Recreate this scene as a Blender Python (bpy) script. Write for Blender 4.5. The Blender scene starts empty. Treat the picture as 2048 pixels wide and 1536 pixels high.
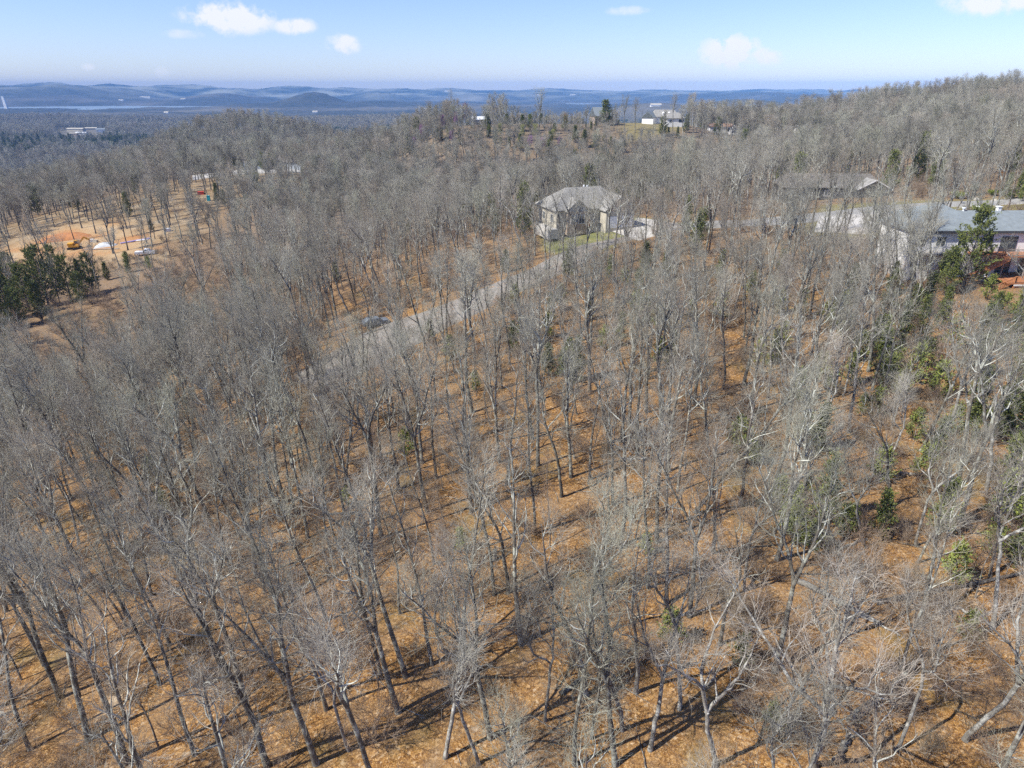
import bpy, bmesh, math, random
import numpy as np
from mathutils import Vector, Matrix

R = math.radians
SC = bpy.context.scene
COL = SC.collection
random.seed(7)
RNG = np.random.default_rng(11)

# ------------------------------------------------------------------ camera, sky, sun
CAM_H = 36.0
PITCH = R(23.4)
FPX = 1365.0                      # focal length in pixels of the 2048 px wide photograph
cam_d = bpy.data.cameras.new('camera')
cam = bpy.data.objects.new('camera', cam_d); COL.objects.link(cam)
cam.location = (0, 0, CAM_H)
cam.rotation_euler = (R(90) - PITCH, 0, 0)
cam_d.sensor_width = 36.0
cam_d.lens = 36.0 * FPX / 2048.0
cam_d.clip_start = 0.5
cam_d.clip_end = 80000
SC.camera = cam

SUN_EL = R(47)
SHADOW_AZ = R(67)                 # shadows fall towards +x, a little +y
to_sun = Vector((-math.sin(SHADOW_AZ) * math.cos(SUN_EL), -math.cos(SHADOW_AZ) * math.cos(SUN_EL), math.sin(SUN_EL)))
sun_d = bpy.data.lights.new('sun', 'SUN')
sun_d.energy = 5.0
sun_d.angle = R(0.5)
sun_d.color = (1.0, 0.96, 0.86)
sun = bpy.data.objects.new('sun', sun_d); COL.objects.link(sun)
sun.rotation_euler = (-to_sun).to_track_quat('-Z', 'Y').to_euler()
sun.location = (-60, -60, 120)

world = bpy.data.worlds.new('World'); SC.world = world
world.use_nodes = True
wn = world.node_tree; wn.nodes.clear()
w_out = wn.nodes.new('ShaderNodeOutputWorld')
w_bg = wn.nodes.new('ShaderNodeBackground')
w_sky = wn.nodes.new('ShaderNodeTexSky')
w_sky.sky_type = 'NISHITA'; w_sky.sun_disc = False
w_sky.sun_elevation = SUN_EL
w_sky.sun_rotation = math.atan2(to_sun.x, to_sun.y)
w_sky.air_density = 1.0; w_sky.dust_density = 0.25; w_sky.ozone_density = 2.0
w_sky.altitude = 300
w_bg.inputs[1].default_value = 0.112
wn.links.new(w_bg.outputs[0], w_out.inputs[0])

SC.view_settings.view_transform = 'Standard'
SC.view_settings.look = 'None'
SC.view_settings.gamma = 1.0
SC.view_settings.exposure = 0.58
cy = SC.cycles
cy.max_bounces = 4; cy.diffuse_bounces = 2; cy.glossy_bounces = 1; cy.transmission_bounces = 2
cy.transparent_max_bounces = 4; cy.volume_bounces = 0
cy.use_denoising = False
cy.denoising_prefilter = 'ACCURATE'
cy.use_adaptive_sampling = True; cy.adaptive_threshold = 0.02
cy.caustics_reflective = False; cy.caustics_refractive = False

def ray(px, py):
    a = (px - 1024) / FPX; b = (768 - py) / FPX
    return np.array([a, math.cos(PITCH) + b * math.sin(PITCH), -math.sin(PITCH) + b * math.cos(PITCH)])

def project(x, y, z):
    """world -> photo pixel (2048 x 1536)"""
    x = np.asarray(x, float); y = np.asarray(y, float); z = np.asarray(z, float)
    d = z - CAM_H
    fwd = y * math.cos(PITCH) - d * math.sin(PITCH)
    up = y * math.sin(PITCH) + d * math.cos(PITCH)
    fwd = np.where(fwd < 0.1, 0.1, fwd)
    return 1024 + FPX * x / fwd, 768 - FPX * up / fwd

# clouds: soft puffs in the sky shader, each at its own direction
def cloud_chain():
    N, L = wn.nodes, wn.links
    tc = N.new('ShaderNodeTexCoord')
    n1 = N.new('ShaderNodeTexNoise'); n1.inputs['Scale'].default_value = 38; n1.inputs['Detail'].default_value = 7; n1.inputs['Roughness'].default_value = 0.62
    L.new(tc.outputs['Generated'], n1.inputs['Vector'])
    total = None
    specs = [(462, 36, 0.060, 0.020, 1.5), (440, 28, 0.030, 0.014, 1.2), (588, 52, 0.028, 0.011, 1.3), (685, 88, 0.024, 0.014, 1.3), (1460, 104, 0.040, 0.021, 3.2), (1505, 114, 0.045, 0.013, 1.2),
             (1258, 21, 0.034, 0.006, .5), (1990, 2, 0.055, 0.016, 1.2), (1945, 10, 0.03, 0.01, .7), (178, 134, 0.010, 0.005, .6), (325, 146, 0.012, 0.008, .3), (362, 68, 0.035, 0.006, .38)]
    for px, py, w, h, amt in specs:
        r = Vector(ray(px, py)).normalized()
        e1 = Vector((r.y, -r.x, 0)).normalized(); e2 = e1.cross(r)
        def dot(v):
            d = N.new('ShaderNodeVectorMath'); d.operation = 'DOT_PRODUCT'
            L.new(tc.outputs['Generated'], d.inputs[0]); d.inputs[1].default_value = v
            return d.outputs['Value']
        def m(op, a, b=None, clamp=False):
            q = N.new('ShaderNodeMath'); q.operation = op; q.use_clamp = clamp
            for i, s in enumerate((a, b)):
                if s is None: continue
                if isinstance(s, (int, float)): q.inputs[i].default_value = s
                else: L.new(s, q.inputs[i])
            return q.outputs[0]
        u = m('DIVIDE', dot(e1), w); v = m('DIVIDE', dot(e2), h)
        d2 = m('ADD', m('MULTIPLY', u, u), m('MULTIPLY', v, v))
        fall = m('SUBTRACT', 1.0, d2)
        side = m('GREATER_THAN', dot(r), 0.5)
        k = m('ADD', m('MULTIPLY', fall, 0.55), m('MULTIPLY', m('SUBTRACT', n1.outputs['Fac'], 0.5), 2.6))
        k = m('MULTIPLY', m('MULTIPLY', m('MULTIPLY', k, amt * 1.5, True), side), m('ADD', fall, 0.35, True))
        total = k if total is None else m('MAXIMUM', total, k)
    total = m('MINIMUM', total, 0.93)
    mix = N.new('ShaderNodeMix'); mix.data_type = 'RGBA'
    tint = N.new('ShaderNodeMix'); tint.data_type = 'RGBA'; tint.blend_type = 'MULTIPLY'; tint.inputs[0].default_value = 1; tint.inputs[7].default_value = (.735, .79, 1.09, 1); L.new(w_sky.outputs[0], tint.inputs[6])
    L.new(total, mix.inputs[0]); L.new(tint.outputs[2], mix.inputs[6]); mix.inputs[7].default_value = (5.9, 6.0, 6.5, 1)
    # thin, wide veil that whitens the sky a little towards the horizon
    L.new(mix.outputs[2], w_bg.inputs[0])
cloud_chain()

# ------------------------------------------------------------------ tagging helpers
def tag(o, label=None, cat=None, group=None, kind=None):
    if label: o['label'] = label
    if cat: o['category'] = cat
    if group: o['group'] = group
    if kind: o['kind'] = kind
    return o

def empty(name, loc=(0, 0, 0), rz=0.0):
    o = bpy.data.objects.new(name, None); COL.objects.link(o)
    o.empty_display_size = 0.5
    o.location = loc; o.rotation_euler = (0, 0, rz)
    return o

def mesh_obj(name, verts, faces, mat, parent=None, smooth=False):
    me = bpy.data.meshes.new(name)
    me.from_pydata([tuple(v) for v in verts], [], [tuple(f) for f in faces]); me.update()
    if smooth: me.polygons.foreach_set('use_smooth', [True] * len(me.polygons))
    if mat is not None:
        for m in (mat if isinstance(mat, (list, tuple)) else [mat]): me.materials.append(m)
    o = bpy.data.objects.new(name, me); COL.objects.link(o)
    if parent is not None: o.parent = parent
    return o

def np_mesh(name, V, F, mat, smooth=False):
    """mesh from an (n,3) array and an (m,k) face array with constant k"""
    me = bpy.data.meshes.new(name)
    V = np.ascontiguousarray(V, dtype=np.float32); F = np.ascontiguousarray(F, dtype=np.int32)
    me.vertices.add(len(V)); me.vertices.foreach_set('co', V.ravel())
    k = F.shape[1]
    me.loops.add(F.size); me.loops.foreach_set('vertex_index', F.ravel())
    me.polygons.add(len(F)); me.polygons.foreach_set('loop_start', np.arange(0, F.size, k, dtype=np.int32))
    try: me.polygons.foreach_set('loop_total', np.full(len(F), k, dtype=np.int32))
    except Exception: pass
    if smooth: me.polygons.foreach_set('use_smooth', np.ones(len(F), dtype=bool))
    me.update(calc_edges=True)
    if mat is not None: me.materials.append(mat)
    return me

def link_mesh(name, me, parent=None):
    o = bpy.data.objects.new(name, me); COL.objects.link(o)
    if parent is not None: o.parent = parent
    return o

class MB:
    """collects simple solids and builds them as one mesh"""
    def __init__(s): s.v = []; s.f = []
    def box(s, x0, y0, z0, x1, y1, z1):
        n = len(s.v)
        s.v += [(x0, y0, z0), (x1, y0, z0), (x1, y1, z0), (x0, y1, z0), (x0, y0, z1), (x1, y0, z1), (x1, y1, z1), (x0, y1, z1)]
        s.f += [tuple(n + i for i in q) for q in ((0, 3, 2, 1), (4, 5, 6, 7), (0, 1, 5, 4), (1, 2, 6, 5), (2, 3, 7, 6), (3, 0, 4, 7))]
        return s
    def bar(s, a, b, w, h=None):
        h = h or w
        a = Vector(a); b = Vector(b); d = (b - a).normalized()
        u = d.cross(Vector((0, 0, 1)))
        if u.length < 1e-3: u = Vector((1, 0, 0))
        u.normalize(); v = u.cross(d).normalized()
        n = len(s.v)
        for p in (a, b):
            for i, j in ((-1, -1), (1, -1), (1, 1), (-1, 1)): s.v.append(tuple(p + u * w / 2 * i + v * h / 2 * j))
        s.f += [tuple(n + i for i in q) for q in ((3, 2, 1, 0), (4, 5, 6, 7), (0, 1, 5, 4), (1, 2, 6, 5), (2, 3, 7, 6), (3, 0, 4, 7))]
        return s
    def poly(s, pts, faces):
        n = len(s.v); s.v += [tuple(p) for p in pts]; s.f += [tuple(n + i for i in q) for q in faces]; return s
    def cyl(s, a, b, r0, r1=None, seg=12):
        r1 = r0 if r1 is None else r1
        a = Vector(a); b = Vector(b); d = (b - a).normalized()
        u = d.orthogonal().normalized(); v = d.cross(u)
        n = len(s.v)
        for p, r in ((a, r0), (b, r1)):
            for i in range(seg):
                t = 2 * math.pi * i / seg; s.v.append(tuple(p + (u * math.cos(t) + v * math.sin(t)) * r))
        for i in range(seg):
            j = (i + 1) % seg; s.f.append((n + i, n + j, n + seg + j, n + seg + i))
        s.f.append(tuple(n + seg - 1 - i for i in range(seg))); s.f.append(tuple(n + seg + i for i in range(seg)))
        return s
    def build(s, name, mat, parent=None, smooth=False): return mesh_obj(name, s.v, s.f, mat, parent, smooth)

# ------------------------------------------------------------------ materials
def new_mat(name, col, rough=0.9):
    m = bpy.data.materials.new(name); m.use_nodes = True
    b = m.node_tree.nodes['Principled BSDF']
    b.inputs['Base Color'].default_value = (*col, 1); b.inputs['Roughness'].default_value = rough
    b.inputs['Specular IOR Level'].default_value = 0.25
    return m

class NT:
    def __init__(s, m): s.t = m.node_tree; s.b = s.t.nodes['Principled BSDF']
    def n(s, t, **k):
        q = s.t.nodes.new(t)
        for a, v in k.items():
            if a in q.inputs: q.inputs[a].default_value = v
            else: setattr(q, a, v)
        return q
    def l(s, a, b): s.t.links.new(a, b)
    def noise(s, vec, scale, detail=4, rough=.55):
        q = s.n('ShaderNodeTexNoise'); q.inputs['Scale'].default_value = scale; q.inputs['Detail'].default_value = detail; q.inputs['Roughness'].default_value = rough
        s.l(vec, q.inputs['Vector']); return q.outputs['Fac']
    def ramp(s, fac, stops):
        q = s.n('ShaderNodeValToRGB'); e = q.color_ramp.elements
        while len(e) < len(stops): e.new(0.5)
        for i, (p, c) in enumerate(stops): e[i].position = p; e[i].color = (*c, 1)
        s.l(fac, q.inputs[0]); return q.outputs[0]
    def mix(s, fac, a, b, mode='MIX'):
        q = s.n('ShaderNodeMix'); q.data_type = 'RGBA'; q.blend_type = mode
        for i, v in ((0, fac), (6, a), (7, b)):
            if isinstance(v, tuple): q.inputs[i].default_value = (*v, 1)
            elif isinstance(v, (int, float)): q.inputs[i].default_value = v
            else: s.l(v, q.inputs[i])
        return q.outputs[2]
    def math(s, op, a, b=0.0, clamp=False):
        q = s.n('ShaderNodeMath'); q.operation = op; q.use_clamp = clamp
        for i, v in ((0, a), (1, b)):
            if isinstance(v, (int, float)): q.inputs[i].default_value = v
            else: s.l(v, q.inputs[i])
        return q.outputs[0]
    def bump(s, h, dist, strength=1.0):
        q = s.n('ShaderNodeBump'); q.inputs['Strength'].default_value = strength; q.inputs['Distance'].default_value = dist
        s.l(h, q.inputs['Height']); s.l(q.outputs[0], s.b.inputs['Normal'])

def plain(name, col, rough=.85, var=.18, scale=3.0):
    """a colour with a mild weathered variation"""
    m = new_mat(name, col, rough); t = NT(m)
    tc = t.n('ShaderNodeTexCoord')
    f = t.noise(tc.outputs['Object'], scale, 5)
    a = tuple(c * (1 - var) for c in col); b = tuple(min(1, c * (1 + var)) for c in col)
    t.l(t.ramp(f, [(.3, a), (.7, b)]), t.b.inputs['Base Color'])
    return m

def bark_mat(name, dark, light, lichen, patch=.5):
    m = new_mat(name, light, .95); t = NT(m)
    tc = t.n('ShaderNodeTexCoord'); oi = t.n('ShaderNodeObjectInfo')
    ad = t.n('ShaderNodeVectorMath'); ad.operation = 'ADD'
    t.l(tc.outputs['Object'], ad.inputs[0]); t.l(oi.outputs['Location'], ad.inputs[1])
    mp = t.n('ShaderNodeMapping'); mp.inputs['Scale'].default_value = (1, 1, .3); t.l(ad.outputs[0], mp.inputs[0])
    f = t.noise(mp.outputs[0], 9, 5, .7)
    c = t.ramp(f, [(.3, dark), (.72, light)])
    g = t.noise(ad.outputs[0], 1.6, 5, .7)
    gm = t.ramp(g, [(patch, (0, 0, 0)), (patch + .12, (1, 1, 1))])
    c = t.mix(gm, c, lichen)
    k = t.math('ADD', t.math('MULTIPLY', oi.outputs['Random'], .5), .75)
    hsv = t.n('ShaderNodeHueSaturation'); t.l(c, hsv.inputs['Color']); t.l(k, hsv.inputs['Value'])
    t.l(hsv.outputs[0], t.b.inputs['Base Color'])
    t.bump(f, .03, .8)
    return m

M = {}
M['bark'] = bark_mat('bark_dark', (.05, .044, .036), (.20, .18, .15), (.36, .37, .32), .50)
M['limb'] = bark_mat('bark_limbs', (.12, .112, .094), (.33, .315, .27), (.50, .51, .45), .45)
M['bark_pale'] = bark_mat('bark_pale', (.11, .10, .085), (.29, .275, .245), (.46, .455, .42), .50)
M['bark_mid'] = bark_mat('bark_grey', (.075, .064, .053), (.22, .195, .17), (.34, .33, .30), .5)
def twig_mat(name, c0, c1):
    m = new_mat(name, c0, .9); t = NT(m)
    oi = t.n('ShaderNodeObjectInfo')
    tc = t.n('ShaderNodeTexCoord')
    f = t.noise(tc.outputs['Object'], .9, 3)
    c = t.mix(f, c0, c1)
    wn_ = t.n('ShaderNodeTexWhiteNoise'); wn_.noise_dimensions = '1D'; t.l(oi.outputs['Random'], wn_.inputs['W'])
    c = t.mix(t.ramp(wn_.outputs['Value'], [(.55, (0, 0, 0)), (1, (.4, .4, .4))]), c, (c1[0] * .85, c1[1] * .66, c1[2] * .58))
    c = t.mix(t.ramp(wn_.outputs['Value'], [(0, (.5, .5, .5)), (.3, (0, 0, 0))]), c, (c1[0] * .80, c1[1] * .86, c1[2] * .72))
    k = t.math('ADD', t.math('MULTIPLY', oi.outputs['Random'], .6), .68)
    hsv = t.n('ShaderNodeHueSaturation'); t.l(c, hsv.inputs['Color']); t.l(k, hsv.inputs['Value'])
    t.l(hsv.outputs[0], t.b.inputs['Base Color'])
    return m
M['twig'] = twig_mat('twigs', (.225, .212, .172), (.41, .392, .33))
M['twig_pale'] = twig_mat('twigs_pale', (.28, .265, .225), (.43, .415, .36))
M['brush'] = twig_mat('brush_twigs', (.22, .165, .115), (.36, .285, .215))

def leaf_mat(name, c0, c1, trans=.0):
    m = new_mat(name, c0, .8); t = NT(m)
    oi = t.n('ShaderNodeObjectInfo'); tc = t.n('ShaderNodeTexCoord')
    f = t.noise(tc.outputs['Object'], 1.3, 4, .7)
    c = t.ramp(f, [(.35, c0), (.65, c1)])
    k = t.math('ADD', t.math('MULTIPLY', oi.outputs['Random'], .5), .75)
    hsv = t.n('ShaderNodeHueSaturation'); t.l(c, hsv.inputs['Color']); t.l(k, hsv.inputs['Value'])
    t.l(hsv.outputs[0], t.b.inputs['Base Color'])
    return m
M['cedar'] = leaf_mat('cedar_foliage', (.075, .10, .03), (.20, .215, .06))
M['cedar_light'] = leaf_mat('young_cedar_foliage', (.12, .155, .035), (.26, .28, .07))
M['dry_leaf'] = leaf_mat('dry_leaves', (.20, .085, .03), (.34, .16, .06))
M['bud'] = leaf_mat('spring_buds', (.24, .25, .08), (.36, .36, .14))
M['redbud'] = leaf_mat('redbud_blossom', (.22, .10, .22), (.36, .18, .34))
M['redleaf'] = leaf_mat('red_leaves', (.20, .07, .05), (.30, .12, .08))
M['lawnbush'] = leaf_mat('bush_leaves', (.13, .17, .02), (.26, .29, .05))

# ------------------------------------------------------------------ terrain
_sn = np.random.default_rng(5)
_sines = [(math.cos(a) / w, math.sin(a) / w, p, w) for a, p, w in
          zip(_sn.uniform(0, 2 * math.pi, 40), _sn.uniform(0, 6.28, 40), np.geomspace(1.2, 60, 40))]
def bumps(x, y, lo, hi, amp):
    s = 0; k = 0
    for fx, fy, p, w in _sines:
        if lo <= w <= hi: s = s + np.sin(x * fx + y * fy + p) * w; k += w * w
    return amp * s / math.sqrt(k)

def ctrl(px, py, Y, canopy=0.0):
    r = ray(px, py); t = Y / r[1]
    return (r[0] * t, Y, CAM_H + r[2] * t - canopy)
CP = [(0, 0, 0), (-30, 20, -3.5), (30, 20, 2.5), (0, 50, 0), (-40, 60, -6), (40, 60, 3.5), (0, 85, .5), (-25, 100, -3), (30, 100, 4),
      (60, 75, 6.5), (-82, 110, -15), (-70, 130, -13), (-105, 150, -15), (22, 160, 6.5), (55, 135, 8.5), (75, 106, 9.2), (105, 106, 11),
      (100, 60, 8), (60, 0, 6), (-100, 0, -16), (0, -60, 0), (-60, -60, -8), (60, -60, 6), (-100, 60, -17), (-20, 160, 0), (-40, 200, -8),
      (118, 150, 13.5), (90, 150, 11.5), (60, 175, 8.5), (160, 160, 17), (200, 200, 20), ctrl(1538, 209, 460, 16), ctrl(1470, 226, 455, 16), ctrl(1610, 199, 450, 16), ctrl(1720, 184, 420, 16), ctrl(1860, 172, 380, 16), ctrl(2010, 161, 340, 16), (330, 330, 32), (300, 220, 26), (150, 255, 13), (100, 250, 4),
      (40, 240, 0), ctrl(850, 308, 330, 16), ctrl(1010, 312, 330, 16), ctrl(1200, 335, 320, 16), ctrl(1400, 295, 340, 16), ctrl(700, 305, 400, 16), (0, 405, 14.5), (-38, 410, 15), (60, 430, 16), (110, 450, 16), (310, 530, 14),
      (-100, 420, -6), (0, 520, -4), (-60, 520, -8), (80, 530, 0), (60, 620, -18), (180, 560, -2), (150, 660, -20), (300, 700, 2), (240, 570, 2), (450, 500, 24), (500, 800, 0), (400, 300, 35),
      ctrl(0, 640, 112, 15), ctrl(300, 545, 132, 15), ctrl(550, 440, 180, 14), ctrl(800, 352, 255, 14),
      ctrl(150, 490, 242), ctrl(130, 435, 290), ctrl(300, 380, 335), ctrl(450, 352, 365), ctrl(290, 512, 212), ctrl(420, 420, 275), ctrl(590, 345, 380),
      (-256, 420, -20), ctrl(0, 362, 480, 18), ctrl(200, 311, 600, 18), ctrl(0, 350, 620, 18), ctrl(480, 216, 660, 17), ctrl(380, 236, 640, 17), ctrl(600, 238, 640, 19), ctrl(700, 252, 600, 24), ctrl(790, 262, 520, 22),
      ctrl(300, 274, 620, 18), (-260, 860, -45), (-120, 800, -50), (-500, 800, -75), (-600, 600, -70), (-500, 300, -60), (-300, 200, -35), (-300, 0, -40), (0, -300, 0), (300, -100, 25), (-300, -300, -30), (300, -300, 15)]
CP = np.array(CP, float)
def _tps():
    P = CP[:, :2] / 100.0; n = len(P)
    d2 = ((P[:, None] - P[None]) ** 2).sum(-1)
    K = np.where(d2 > 0, 0.5 * d2 * np.log(d2 + 1e-12), 0) + np.eye(n) * 0.02
    A = np.zeros((n + 3, n + 3)); A[:n, :n] = K; A[:n, n] = 1; A[:n, n + 1:] = P; A[n, :n] = 1; A[n + 1:, :n] = P.T
    b = np.zeros(n + 3); b[:n] = CP[:, 2]
    return np.linalg.solve(A, b)
_W = _tps()
def near_h(x, y):
    x = np.asarray(x, float); y = np.asarray(y, float)
    P = CP[:, :2] / 100.0; X = x / 100.0; Y = y / 100.0
    s = _W[len(P)] + _W[len(P) + 1] * X + _W[len(P) + 2] * Y
    for i in range(len(P)):
        d2 = (X - P[i, 0]) ** 2 + (Y - P[i, 1]) ** 2
        s = s + _W[i] * 0.5 * d2 * np.log(d2 + 1e-12)
    return s
def G(px, Y, wpx, toppy, dY, base=-85.0):
    """a far hill given where its top stands, how wide it is and how deep"""
    if Y > 7600: dY = dY * .45; Y = 7600 + (Y - 7600) * .13; toppy = toppy + 2.5
    r = ray(px, toppy); t = Y / r[1]
    return (r[0] * t, Y, wpx / FPX * Y / 1.09, dY, CAM_H + r[2] * t - base)
HILLS = [G(-60, 6900, 150, 171, 800), G(120, 7000, 130, 174, 800), G(235, 7200, 70, 181, 700), G(-300, 6900, 200, 168, 900),
         G(440, 6600, 62, 188, 450), G(375, 6900, 60, 196, 450), G(520, 6600, 40, 200, 400), G(625, 5000, 42, 191, 300), G(600, 5000, 110, 208, 350), G(750, 5200, 100, 206, 400), G(880, 5600, 90, 205, 500), G(1000, 4300, 120, 214, 400),
         G(740, 8600, 55, 184, 500), G(850, 9500, 60, 190, 600), G(960, 8800, 70, 186, 500), G(1085, 9400, 50, 184, 500), G(1190, 8600, 60, 184, 500), G(1300, 8000, 60, 185, 500), G(1420, 7200, 90, 190, 700),
         G(1530, 6500, 80, 186, 600), G(1640, 5600, 90, 192, 500), G(1800, 5600, 160, 188, 600), G(2050, 5600, 160, 186, 600), G(1500, 3000, 90, 205, 500), G(1300, 3200, 80, 212, 500),
         G(300, 11000, 60, 176, 900), G(480, 12000, 100, 177, 900), G(640, 12500, 80, 182, 900), G(1100, 12500, 150, 182, 900), G(1400, 12000, 160, 182, 900),
         G(-100, 13000, 200, 167, 1200), G(90, 14000, 110, 165, 1200), G(240, 15000, 90, 167, 1200), G(380, 16000, 110, 169, 1200), G(560, 17000, 110, 172, 1300), G(720, 18000, 120, 175, 1300),
         G(900, 19000, 130, 177.5, 1500), G(1100, 20000, 140, 178.2, 1500), G(1300, 20000, 140, 179, 1500), G(1500, 20000, 140, 179, 1500), G(1700, 20000, 150, 178.5, 1500), G(1950, 20000, 200, 177, 1500), G(2300, 20000, 300, 175, 1500), G(-350, 14000, 250, 165, 1200)]
def far_h(x, y):
    r = np.hypot(x, y)
    s = np.full_like(r, 0.0)
    for hx, hy, wx, wy, h in HILLS:
        s = np.maximum(s, 0) + 0
        g = h * np.exp(-(((x - hx) / wx) ** 2 + ((y - hy) / wy) ** 2) * 0.5)
        s = (s ** 5 + g ** 5) ** .2
    # eroded relief, stronger on the hills
    def wave(k, a): return np.sin(x / k + 1.7 * np.sin(y / (k * 1.3))) * np.cos(y / (k * 1.1) + 1.3 * np.sin(x / (k * .9))) * a
    rel = wave(210, 1) + wave(95, .5) + wave(470, 1.2)
    s = s * (1 + .04 * np.clip(rel, -2, 2) * np.clip((r - 2500) / 3000, 0, 1)) + rel * (4 + 2.5 * np.clip((r - 1500) / 3000, 0, 1))
    dip = np.exp(-((r - 6100 - 350 * np.sin(x / 900)) / 330) ** 2) * 26
    return -85 + s - dip + 6
def terrain(x, y):
    x = np.asarray(x, float); y = np.asarray(y, float)
    r = np.hypot(x, y)
    n = near_h(x, y) + bumps(x, y, 1.2, 8, .10) + bumps(x, y, 8, 61, .45) * np.clip(r / 60, .3, 1)
    k = np.clip((r - 720) / 480, 0, 1); k = k * k * (3 - 2 * k)
    return n * (1 - k) + far_h(x, y) * k

_Y = np.geomspace(8, 10000, 5000)
def at(px, py):
    """the point of the ground that lies along this direction of view"""
    r = ray(px, py)
    t = _Y / r[1]; zz = CAM_H + r[2] * t; h = terrain(r[0] * t, _Y)
    hit = np.nonzero(zz < h)[0]
    i = hit[0] if len(hit) else len(_Y) - 1
    a = _Y[max(i - 1, 0)]; b = _Y[i]
    for _ in range(12):
        m = (a + b) / 2; tt = m / r[1]
        if CAM_H + r[2] * tt < float(terrain(r[0] * tt, m)): b = m
        else: a = m
    tt = b / r[1]
    return (r[0] * tt, b, float(terrain(r[0] * tt, b)))
def gz(x, y): return float(terrain(x, y))
def loc_at(px, Y, z=None):
    """ground point in the direction of column px at forward distance Y"""
    x = (px - 1024) / FPX * Y * 1.06; return (x, Y, gz(x, Y) if z is None else z)

def inside(poly, x, y):
    x = np.asarray(x, float); y = np.asarray(y, float); c = np.zeros(x.shape, bool)
    n = len(poly)
    for i in range(n):
        x0, y0 = poly[i][0], poly[i][1]; x1, y1 = poly[(i + 1) % n][0], poly[(i + 1) % n][1]
        with np.errstate(divide='ignore', invalid='ignore'):
            c ^= ((y0 > y) != (y1 > y)) & (x < (x1 - x0) * (y - y0) / (y1 - y0 + 1e-9) + x0)
    return c
def edge_dist(poly, x, y):
    d = np.full(np.shape(x), 1e9)
    for i in range(len(poly)):
        ax, ay = poly[i][0], poly[i][1]; bx, by = poly[(i + 1) % len(poly)][0], poly[(i + 1) % len(poly)][1]
        L = (bx - ax) ** 2 + (by - ay) ** 2 + 1e-9
        t = np.clip(((x - ax) * (bx - ax) + (y - ay) * (by - ay)) / L, 0, 1)
        d = np.minimum(d, np.hypot(x - ax - t * (bx - ax), y - ay - t * (by - ay)))
    return d
def soft(poly, x, y, w):
    d = edge_dist(poly, x, y); s = np.where(inside(poly, x, y), d, -d)
    return np.clip(s / w + .5, 0, 1)

LOT = [at(px, py) for px, py in ((-60, 470), (120, 417), (300, 368), (430, 349), (560, 341), (640, 347), (610, 372), (500, 385), (460, 420), (440, 450), (350, 522), (250, 530), (100, 575), (-60, 520))]
CLEAR = [at(px, py) for px, py in ((-40, 520), (60, 470), (130, 452), (250, 440), (300, 470), (330, 500), (240, 520), (120, 525), (0, 560))]
LAWN = [at(px, py) for px, py in ((1075, 452), (1120, 446), (1270, 434), (1340, 440), (1280, 470), (1215, 500), (1120, 512), (1085, 500))]
YARD = [at(px, py) for px, py in ((1590, 470), (1640, 410), (1800, 402), (2090, 392), (2090, 425), (1880, 425), (1780, 470), (1700, 480))]
RIDGE_LAWN = [at(px, py) for px, py in ((1235, 262), (1260, 243), (1340, 242), (1480, 247), (1480, 256), (1370, 262), (1300, 278), (1255, 290))]
_cx = 75.0

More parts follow.
